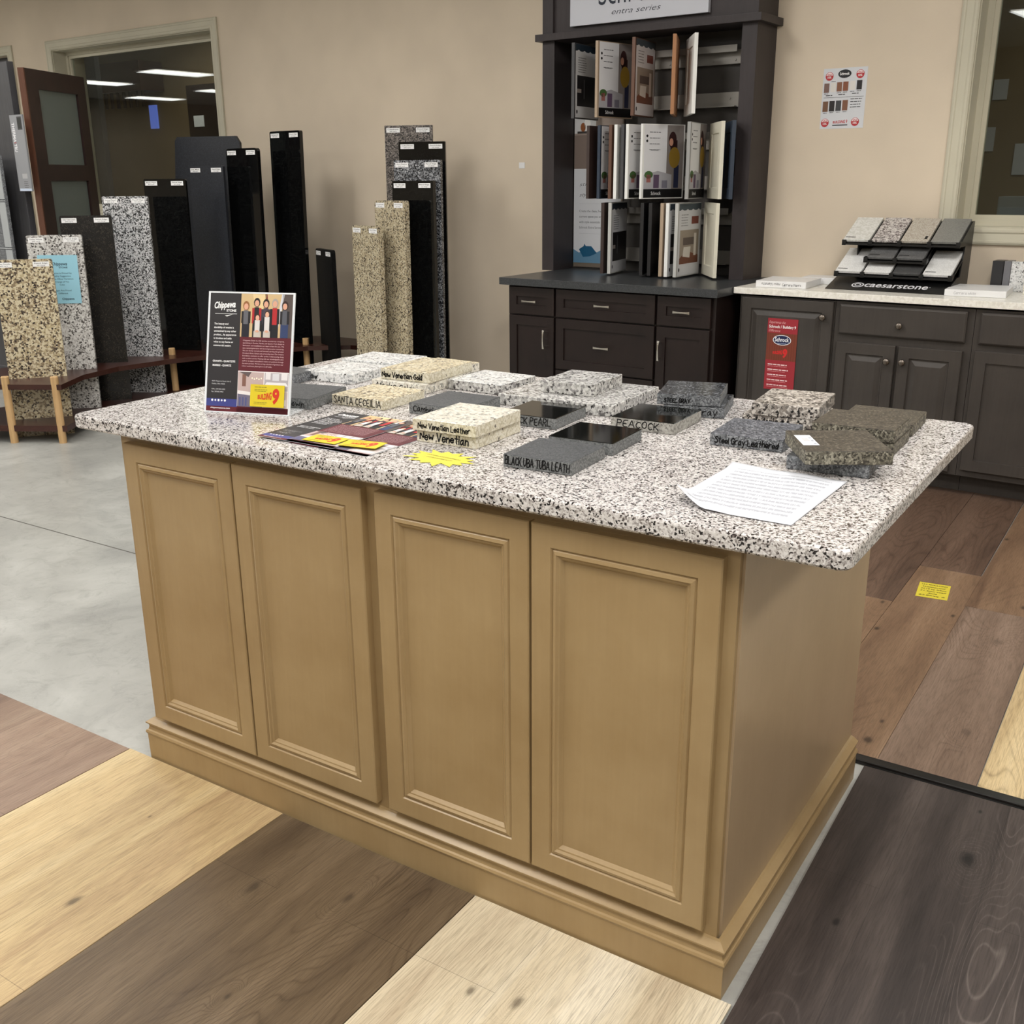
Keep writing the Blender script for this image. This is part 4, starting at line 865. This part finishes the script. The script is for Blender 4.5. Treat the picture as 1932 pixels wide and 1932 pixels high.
# poster at left
po = wthing('poster', 'tall white poster about straight style with a kitchen photo, inside the display case at left', 'poster', -2.722, -.030)
link('poster_board', B((0, .34, 0, .008, .925, 1.80)), plain('poster_wood', (104, 94, 82), .6), po)
p = Print(); p.rect(.0, .33, .95, 1.50, (206, 208, 212), 1); p.rect(0, .33, 1.50, 1.79, (150, 136, 126), 1); p.poly([(0, 1.50), (.2, 1.50), (.33, 1.62), (.33, 1.69), (0, 1.69)], (122, 108, 100), 2)
p.rect(0, .15, 1.70, 1.79, (206, 206, 206), 2); p.rect(.02, .12, 1.70, 1.712, (60, 56, 54), 3); p.ell(.06, 1.735, .018, .025, (140, 84, 48), 4); p.ell(.09, 1.75, .022, .035, (232, 230, 226), 4); p.poly([(.1, 1.60), (.135, 1.62), (.125, 1.605)], (226, 222, 216), 4)
p.text('straight', .04, 1.40, .022, .16, (30, 34, 40), 2, 'L', -.01, .4, R(4)); p.text('style', .04, 1.34, .022, .08, (30, 34, 40), 2, 'L', -.01, .4, R(4))
p.rect(.04, .29, 1.299, 1.300, (170, 172, 176), 2); p.rect(.04, .29, 1.124, 1.125, (170, 172, 176), 2)
for i, tx in enumerate(['Create the clean, fresh,', 'current space you envision', 'with style essentials from the', 'Schrock Entra Series.']): p.text(tx, .04, 1.25-i*.032, .013, None, (70, 74, 82), 2, 'L', .0)
p.poly([(0, .95), (.33, .95), (.33, 1.02), (.27, 1.01), (.22, 1.04), (.17, 1.015), (.1, 1.03), (.04, 1.01), (0, 1.03)], (92, 132, 160), 2); p.poly([(.04, 1.03), (.075, 1.05), (.08, 1.065), (.09, 1.05), (.13, 1.05), (.17, 1.01), (.12, .99), (.07, .985)], (24, 84, 118), 3)
p.out('printed_face', po, None, (0, -.0006, 0))
# sample doors hung like pages
def brochure(kind, L=.30, Hh=.388):
    p = Print(); w_ = L-.02
    if kind == 'A':      # white page with a woman in yellow and a black foot band
        p.rect(0, w_, 0, Hh-.01, (222, 222, 224), 1); p.rect(0, w_, 0, .045, (14, 14, 16), 2); p.text('Schrock', .055, .014, .018, .07, (220, 220, 220), 3, 'L', .01)
        p.rect(.16, w_, .045, Hh-.01, (132, 124, 120), 2); p.ell(.2, .30, .028, .045, (54, 30, 30), 3); p.rect(.185, .235, .2, .30, (54, 30, 30), 3); p.ell(.215, .21, .04, .055, (150, 120, 44), 4); p.ell(.19, .29, .014, .02, (190, 140, 116), 4)
        p.rect(.215, .25, .05, .17, (40, 44, 70), 3); p.poly([(0, .045), (.2, .045), (.2, .12), (.1, .14), (0, .12)], (170, 168, 172), 3); p.rect(.07, .11, .05, .12, (92, 74, 96), 4); p.ell(.035, .12, .03, .02, (70, 100, 56), 4); p.rect(.02, .05, .08, .12, (150, 96, 90), 4); p.rect(.13, .17, .05, .09, (120, 118, 130), 4)
        p.lines(.035, .34, .08, 4, .03, .004, (120, 120, 124), 3); p.ell(.018, .32, .007, .007, (20, 20, 24), 3); p.ell(.018, .295, .007, .007, (20, 20, 24), 3); p.rect(.045, .10, .245, .25, (160, 160, 162), 3)
    elif kind == 'B':    # torn blue edge above, dark photo below
        p.rect(0, w_, .0, Hh-.01, (212, 212, 214), 1); p.rect(0, w_, Hh-.045, Hh-.01, (36, 48, 60), 2); p.poly([(0, Hh-.06)]+[(w_*i/8, Hh-.05+(.012 if i % 2 else 0)) for i in range(9)]+[(w_, Hh-.06)], (212, 212, 214), 3)
        p.rect(.02, w_, .06, .22, (24, 22, 24), 2); p.rect(.10, .11, .10, .2, (90, 90, 92), 3); p.rect(.02, .07, .13, .15, (150, 140, 134), 3); p.ell(.02, .03, .008, .011, (20, 20, 22), 3, 12); p.lines(.03, .31, .10, 7, .012, .004, (120, 120, 124), 3)
    elif kind == 'C':    # torn blue edge, sepia kitchen
        p.rect(0, w_, .0, Hh-.01, (208, 208, 210), 1); p.rect(0, w_, Hh-.045, Hh-.01, (70, 80, 86), 2); p.poly([(0, Hh-.06)]+[(w_*i/8, Hh-.05+(.012 if i % 2 else 0)) for i in range(9)]+[(w_, Hh-.06)], (208, 208, 210), 3)
        p.rect(.02, w_-.02, .06, .24, (150, 138, 124), 2); p.poly([(.02, .06), (w_-.02, .06), (w_-.02, .10), (.1, .13), (.02, .09)], (110, 66, 46), 3); p.poly([(.06, .10), (.15, .09), (.16, .15), (.07, .15)], (206, 200, 190), 4); p.rect(.06, .2, .16, .20, (92, 80, 74), 4); p.rect(.2, .23, .10, .22, (214, 206, 196), 4)
        p.ell(.02, .03, .008, .011, (20, 20, 22), 3, 12); p.lines(.03, .32, .09, 5, .014, .004, (130, 130, 132), 3); p.rect(.16, .25, .27, .31, (120, 60, 48), 3)
    return p
ROWZ = {1: 1.765, 2: 1.335, 3: .926}
DG = 'sample doors hung like pages in the display case'
def page(row, uh, th, col, kind, label, L=.30, rough=.45, rings=None, faceL=False, dz=0):
    t = wthing('sample_door', label, 'sample door', uh, -.092, ROWZ[row]+dz, -PI/2+R(th), DG)
    th_ = .019; m = plain('door_finish_%d_%d_%d' % col, col, rough)
    bm = bmesh.new()
    # local x from the hinge outwards, +y = face towards the right; left face (-y) carries the moulded panel
    ringdoor(bm, 0, L, 0, .388, [(0, th_/2), (0, -th_/2+.001), (.001, -th_/2), (.055, -th_/2), (.058, -th_/2+.006)])
    link('door_panel', bm, m, t)
    link('hinge', B((-.012, .0, -.004, .004, .06, .07), (-.012, .0, -.004, .004, .30, .31), (-.014, -.010, -.004, .004, .06, .31)), M['metal'], t)
    if kind: brochure(kind).out('brochure', t, None, (L-.012, th_/2+.0006, .006), PI)
    return t
NAV = (40, 52, 68); WHT = (232, 232, 228); CRM = (222, 218, 200); ESP = (56, 42, 38); TAN = (168, 148, 126); ORG = (160, 112, 74); GRY = (150, 150, 148); BLK = (26, 25, 26); DGR = (66, 66, 68); BRN = (94, 64, 48); LGR = (186, 186, 182)
page(1, -2.532, 5, DGR, 'B', 'dark grey edged sample door, leftmost of the top row')
page(1, -2.304, -10, TAN, 'A', 'tan edged sample door with a brochure of a woman, second from left in the top row')
page(1, -2.168, 8, BRN, 'C', 'reddish brown edged sample door, third from left in the top row')
page(1, -2.020, 24, ORG, None, 'orange wood sample door seen edge on, in the top row')
page(1, -1.960, 35, WHT, None, 'white sample door turned away, rightmost of the top row')
page(2, -2.395, -1, ESP, None, 'espresso edged sample door, leftmost of the middle row')
page(2, -2.330, 0, NAV, 'A', 'navy edged sample door, second from left in the middle row')
page(2, -2.262, 1, BRN, None, 'brown edged sample door, third from left in the middle row')
page(2, -2.228, 1, WHT, None, 'white edged sample door with nothing printed, middle row beside the brown edged one')
page(2, -2.185, 1, DGR, None, 'dark edged sample door, middle row just left of the white brochure pages')
page(2, -2.120, -6, WHT, 'A', 'white sample door with a half covered brochure, middle row')
page(2, -1.964, -21, WHT, 'A', 'white sample door with a fully visible brochure of a woman, centre of the middle row')
page(2, -1.835, 10, GRY, 'A', 'grey edged sample door right of the central brochure, middle row')
page(2, -1.796, 37, CRM, None, 'cream sample door turned away, second from right in the middle row')
page(2, -1.712, 33, NAV, None, 'navy sample door turned away, rightmost of the middle row')
page(3, -2.352, 10, ESP, None, 'espresso edged sample door, leftmost of the bottom row')
page(3, -2.322, 13, LGR, 'B', 'light grey edged sample door with a dark kitchen brochure, second from left in the bottom row')
page(3, -2.145, 18, BLK, None, 'black sample door, left one of the black pair in the bottom row')
page(3, -2.100, 19, BLK, None, 'black sample door, right one of the black pair in the bottom row')
page(3, -1.955, 6, TAN, None, 'tan edged sample door in the bottom row, right of the black pair')
page(3, -1.905, 3, WHT, 'B', 'white edged sample door between the tan and the light grey one, bottom row')
page(3, -1.844, 2, LGR, 'C', 'light grey sample door with a kitchen photo brochure, bottom row')
page(3, -1.808, 38, CRM, None, 'cream sample door turned away, rightmost of the bottom row')

#@@ GREY CABINETS
GV = -.58; GG = 'grey-brown base cabinets along the back wall at right'
g1 = unit(-1.352, -.860, 'grey brown base cabinet with one raised panel door and a red leaflet', GV, M['slate'], .1, GG)
g2 = unit(-.858, -.224, 'grey brown base cabinet with one drawer over two raised panel doors', GV, M['slate'], .1, GG)
g3 = unit(-.222, .560, 'grey brown base cabinet with a flat panel door at the right picture edge', GV, M['slate'], .1, GG)
f = front('door', g1, .014, .486, .118, .868, RAISED, M['slate']); knob(f, .428, .676)
f = front('drawer', g2, .024, .604, .722, .862, SLABF, M['slate']); knob(f, .29, .058)
f = front('door', g2, .020, .303, .118, .684, RAISED, M['slate']); knob(f, .252, .492)
f = front('door', g2, .318, .602, .118, .684, RAISED, M['slate']); knob(f, .026, .494)
f = front('drawer', g3, .026, .62, .722, .862, SLABF, M['slate']); knob(f, .30, .058)
f = front('door', g3, .018, .40, .137, .692, SHAKER, M['slate'])
f = front('door', g3, .41, .76, .137, .692, SHAKER, M['slate'])
o = wobj('pale_quartz_worktop', B((-1.382, .62, -.608, -.002, .884, .915), bev=.003), M['quartzwhite']); tag(o, 'pale veined quartz worktop on the grey brown cabinets', 'worktop')
# red leaflet on the door
lf = wthing('leaflet', 'tall red leaflet hanging on the grey brown cabinet door', 'leaflet', -1.190, GV-T-.001, .415)
link('sheet', B((0, .157, 0, .0005, 0, .358)), inkm((150, 44, 52)), lf)
p = Print(); p.rect(0, .157, 0, .358, (152, 44, 53), 1); p.rect(0, .157, .15, .285, (118, 58, 42), 2)
for i in range(12): p.rect(.006+.0125*i, .0075+.0125*i, .15, .285, (98, 44, 32), 3)
p.text('Experience the', .008, .333, .013, .085, (228, 170, 170), 3, 'L', 0, .3); p.text('Schrock / Building 9', .008, .311, .014, .140, (244, 236, 236), 3, 'L', .02); p.text('Difference', .008, .292, .012, .06, (228, 170, 170), 3, 'L', 0, .3)
p.ell(.080, .252, .048, .026, (226, 226, 232), 4); p.ell(.080, .252, .044, .0225, (30, 38, 76), 5); p.text('Schrock', .080, .245, .020, .074, (240, 240, 244), 6, 'C', .02); p.lines(.058, .236, .045, 1, .004, .003, (150, 160, 190), 6)
p.text('9', .088, .168, .040, .024, (206, 44, 44), 4, 'L', .05, .1); p.text('BUILDING', .036, .182, .011, .05, (206, 44, 44), 4, 'L', .05, 0, 0, 0, 1, .8)
for i in range(5): p.lines(.014, .128-i*.026, .11, 1, .01, .005, (236, 206, 208), 3, .1, i); p.lines(.014, .119-i*.026, .13, 1, .01, .002, (220, 150, 154), 3, .5, i+9)
p.out('printed_face', lf, None, (0, -.0006, 0))
# white sample boxes
def wbox(u, v, z, w_, d_, h_, label, rz=0, txt=None):
    t = wthing('quartz_sample', label, 'stone sample', u, v, z, R(rz), 'white quartz samples on the pale worktop'); link('sample_block', B((0, w_, 0, d_, 0, h_), bev=.0015, seg=1), M['white'], t)
    if txt:
        p = Print()
        for s_, x_, r_, c_ in txt: p.hand(s_, x_, .009 if not r_ else .023, .013, .095, c_, .0012, 1, r_)
        p.out('handwriting', t, None, (0, -.0006, 0))
DK = (60, 60, 66)
wbox(-1.292, -.545, .9155, .255, .27, .032, 'white quartz sample with two handwritten names, at the left end of the pale worktop', 5, [('Carrara Marro', .135, 0, DK), ('New Venato', .125, PI, DK)])
wbox(-1.17, -.245, .9155, .18, .16, .032, 'white quartz sample behind the lettered one on the pale worktop', 3)
wbox(-.394, -.478, .9155, .262, .30, .030, 'white quartz sample with faint grey writing, right of the stone display stand', 6, [('Carrara white', .04, 0, (176, 176, 178))])
# upright sample books at right
for u, w_, m, lb in ((-.275, .050, plain('book_black', (40, 40, 42), .4), 'black upright stone sample at the right end of the pale worktop'), (-.222, .030, plain('book_grey', (110, 110, 114), .4), 'grey upright stone sample between the black and the speckled one'), (-.190, .16, G['river_white'], 'speckled white upright stone sample at the right picture edge')):
    o = wobj('upright_sample', B((0, w_, 0, .018 if w_ > .1 else .10, 0, .140), bev=.001, seg=1), m, u, -.13, .9155, 0); tag(o, lb, 'stone sample', 'upright samples at the right picture edge')
o = wobj('upright_sample', B((0, .12, 0, .016, 0, .11), bev=.001, seg=1), G['cream'], -.11, -.22, .9155, 0); tag(o, 'small cream upright stone sample in front of the speckled one at the picture edge', 'stone sample', 'upright samples at the right picture edge')
# stone display stand
ds = wthing('sample_stand', 'black stepped countertop stand for stone samples with a white brand name', 'display stand', -.967, 0, .9155)
SW = .567
def quadprism(bm, pts, x0, x1):
    lo = [bm.verts.new((x0, y, z)) for y, z in pts]; hi = [bm.verts.new((x1, y, z)) for y, z in pts]; n = len(pts)
    bm.faces.new(lo[::-1]); bm.faces.new(hi)
    for i in range(n): bm.faces.new((lo[i], lo[(i+1) % n], hi[(i+1) % n], hi[i]))
bm = bmesh.new(); quadprism(bm, [(-.45, 0), (-.04, 0), (-.04, .062), (-.25, .062), (-.45, .003)], 0, SW); link('base_panel', bm, M['black'], ds)
bm = bmesh.new()
quadprism(bm, [(-.20, .062), (-.04, .062), (-.03, .318), (-.06, .318), (-.26, .215), (-.26, .205), (-.16, .205)], SW-.006, SW); quadprism(bm, [(-.20, .062), (-.04, .062), (-.03, .318), (-.06, .318), (-.20, .21)], .06, .066); box(bm, .0665, SW-.006, -.045, -.04, .062, .315); link('back_panel', bm, M['black'], ds)
sl = math.atan2(.104, .205)
bm = bmesh.new()
rows = [(-.255, 1.130-.9155, (0, 1, 2, 3)), (-.300, 1.052-.9155, (1, 2)), (-.335, .982-.9155, (0, 1, 2, 3))]
for v, z, cs in rows:
    x0 = cs[0]*.1415; x1 = (cs[-1]+1)*.1415
    quadprism(bm, [(v, z-.010), (v+.206, z+.094), (v+.206, z+.100), (v, z-.004)], x0, x1)
    for c in list(cs)+[cs[-1]+1]:
        xx = min(max(c*.1415-.011, 0), SW-.02); quadprism(bm, [(v-.008, z-.014), (v+.02, z-.004), (v+.02, z+.016), (v-.008, z+.012)], xx, xx+.020)
    quadprism(bm, [(v-.008, z-.012), (v+.02, z-.004), (v+.02, z+.003), (v-.008, z-.004)], x0, x1)
link('shelf_trays', bm, M['black'], ds)
p = Print(); p.text('caesarstone', .175, .012, .060, .30, (220, 220, 224), 1, 'L', .015, .0, 0, 0, 1)
for rr_, cc in ((.030, (220, 220, 224)), (.023, (12, 12, 13)), (.016, (220, 220, 224)), (.010, (12, 12, 13))): p.ell(.142, .030, rr_, rr_*1.0, cc, 1+round((.030-rr_)*200), 24)
p.text("'", .48, .03, .012, .004, (220, 220, 224), 1)
p.out('lettering', ds, Matrix.Translation((0, -.45, .003)) @ Matrix.Rotation(-(PI/2-math.atan2(.059, .2)), 4, 'X') @ Matrix.Translation((0, -.0008, .03)))
qz = dict(w1=(granite('quartz_a', [(0, (200, 200, 194)), (.5, (214, 214, 210))], 120, .2)), sp=granite('quartz_b', [(0, (96, 88, 88)), (.2, (150, 144, 142)), (.5, (186, 180, 178)), (.8, (206, 202, 198))], 160, .25), be=granite('quartz_c', [(0, (160, 152, 140)), (.4, (180, 174, 162)), (.8, (188, 182, 172))], 260, .25),
          g1=granite('quartz_d', [(0, (118, 118, 114)), (.6, (128, 128, 124))], 300, .2), dg=granite('quartz_e', [(0, (92, 92, 92)), (.6, (104, 104, 104))], 200, .3), cg=granite('quartz_f', [(0, (70, 70, 70)), (.6, (78, 78, 78))], 200, .35), wt=granite('quartz_g', [(0, (216, 216, 214)), (.6, (226, 226, 224))], 200, .25))
pl = [(0, 0, 'w1', 'white quartz plate, leftmost on the top step of the stand'), (0, 1, 'sp', 'speckled grey quartz plate, second on the top step of the stand'), (0, 2, 'be', 'beige quartz plate, third on the top step of the stand'), (0, 3, 'g1', 'plain mid grey quartz plate, rightmost on the top step of the stand'),
      (1, 1, 'dg', 'grey quartz plate, left one on the middle step of the stand'), (1, 2, 'dg', 'grey quartz plate, right one on the middle step of the stand'),
      (2, 0, 'wt', 'white quartz plate, leftmost on the bottom step of the stand'), (2, 1, 'wt', 'white quartz plate, second on the bottom step, below the grey one'), (2, 2, 'cg', 'charcoal quartz plate on the bottom step of the stand'), (2, 3, 'wt', 'white quartz plate, rightmost on the bottom step of the stand')]
for r, c, m, lb in pl:
    v, z, _ = rows[r]
    t = D.objects.new('quartz_plate', None); COL.objects.link(t); tag(t, lb, 'stone sample', 'quartz plates on the stepped stand')
    t.matrix_world = Matrix.Translation(W(-.967+c*.1415+.004, v+.003, .9155+z+.0025)) @ Matrix.Rotation(WA, 4, 'Z') @ Matrix.Rotation(sl, 4, 'X')
    link('plate', B((0, .130, 0, .222 if r != 1 else .20, 0, .013), bev=.001, seg=1), qz[m], t)
    if not (r == 0 and c == 3) and not (r == 2 and c in (1, 2)):
        p = Print(); p.rect(.006, .055, .020, .026, (30, 30, 30), 1) if not (r == 0 and c == 2) else p.rect(.105, .118, .02, .05, (30, 30, 30), 1)
        p.out('name_strip', t, Matrix.Translation((0, 0, .0132)) @ FLAT)

#@@ WALL PAPERS
wp = wthing('wall_flyer', 'white sale flyer with cabinet finish swatches taped to the wall', 'poster', -1.227, -.0012, 1.680)
link('sheet', B((0, .226, 0, .0008, 0, .289)), M['paper'], wp)
p = Print()
for x, z in ((.032, .252), (.190, .256), (.026, .030), (.183, .030)):
    p.ell(x, z, .0205, .0205, (176, 44, 50), 1); p.poly([(x-.017, z+.004), (x+.017, z+.004), (x+.012, z+.015), (x, z+.019), (x-.012, z+.015)], (232, 214, 214), 2); p.text('SALE', x, z+.005, .008, .022, (176, 44, 50), 3, 'C', .02); p.text('10%', x, z-.010, .010, .020, (236, 226, 226), 3, 'C', .02)
p.ell(.110, .261, .034, .020, (24, 24, 28), 1); p.text('Schrock', .110, .255, .013, .05, (236, 236, 236), 2, 'C', .02)
for x, c in ((.008, (118, 92, 84)), (.042, (214, 210, 204)), (.074, (126, 84, 62)), (.106, (130, 78, 54)), (.142, (216, 212, 206)), (.176, (34, 30, 32))):
    z = .175+x*.045; p.rect(x, x+.027, z, z+.044, c, 1); p.lines(x+.002, z-.006 if x != .042 else z+.050, .022, 1, .01, .0025, (40, 40, 42), 1)
for i, x in enumerate((.02, .085, .155)): p.lines(x, .160+x*.04, .035, 1, .01, .004, (60, 60, 62), 1)
p.rect(.01, .216, .1500, .1515, (60, 60, 62), 1)
for x, c in ((.008, (112, 80, 58)), (.042, (38, 34, 34)), (.076, (62, 64, 66)), (.110, (124, 84, 62))): z = .083+x*.03; p.rect(x, x+.028, z, z+.050, c, 1); p.lines(x+.004, z-.006, .02, 1, .01, .0025, (40, 40, 42), 1)
p.lines(.150, .140, .06, 4, .013, .0035, (70, 70, 72), 1)
p.text('BUILDING 9', .068, .026, .011, .075, (190, 50, 56), 1, 'L', .02, 0, 0, 0, 1, .4); p.rect(.066, .145, .014, .019, (40, 40, 44), 1)
p.out('printed_face', wp, None, (0, -.0006, 0))
o = wobj('wall_patch', B((-.022, .022, -.003, -.0002, -.018, .018), bev=.0012), plain('plaster_white', (226, 226, 226), .6), -3.132, 0, 1.526); tag(o, 'small white patch on the wall left of the display case', 'wall patch')

#@@ OFFICE THINGS (seen dimly through the glass)
bc = wthing('wall_cabinet', 'brown hanging cabinet seen dimly through the left window', 'cabinet', -11.83, 2.84)
link('cabinet_body', B((0, .9, 0, .34, 2.53, 2.87)), M['rackwood'], bc)
for i in range(7): link('hanging_hook', B((.04+i*.13, .07+i*.13, .05, .08, 2.34, 2.53)), M['espresso'], bc)
fc = wthing('tall_cabinet', 'tall dark cabinet seen through the right part of the left window', 'cabinet', -9.75, 2.6)
link('cabinet_body', B((0, .8, 0, .55, 0, 2.5)), M['espresso'], fc); link('notice', B((.10, .28, -.006, 0, 2.05, 2.17)), M['paper'], fc)
dk = wthing('dark_partition', 'dark tall partition panel just behind the left window', 'partition', -8.06, .35)
link('panel', B((-.9, -.03, 0, .05, 0, CEIL)), plain('partition_dark', (42, 44, 50), .5), dk)
de = wthing('desk', 'office desk seen dimly through the right window', 'desk', -.95, 1.3)
link('desk_top', B((0, 1.6, 0, .75, .72, .75)), M['maple'], de)
for x, y in ((.03, .03), (1.51, .03), (.03, .66), (1.51, .66)): link('leg', B((x, x+.06, y, y+.06, 0, .72)), M['metal'], de)
pt = wthing('printer', 'pale office printer on the desk behind the right window', 'printer', -.72, 1.5, .75)
link('printer_body', B((0, .5, 0, .4, 0, .44), (.02, .48, -.1, 0, .10, .13), (.05, .45, .18, .36, .44, .57), bev=.01), plain('printer_grey', (150, 150, 150), .5), pt)
for u, z, w_, h_, lb in ((-1.20, 1.62, .13, .17, 'white paper pinned on the office wall, lower left of the papers'), (-1.12, 1.98, .10, .14, 'white paper pinned on the office wall, above the others'), (-.92, 1.45, .17, .22, 'white paper pinned on the office wall, right of the others')):
    o = wobj('pinned_paper', B((0, w_, 3.19, 3.198, 0, h_)), M['paper'], u, 0, z); tag(o, lb, 'paper', 'papers pinned on the office wall')

o = wobj('added_glow_panel', B((-11.27, -11.13, 3.17, 3.198, 2.10, 2.38)), plain('blue_light_patch', (92, 112, 200), .4, 0, .3, 1.2)); tag(o, 'small added blue screen on the office wall behind the left window', 'glow')  # added emissive blue panel, standing in for bluish light caught in the glass
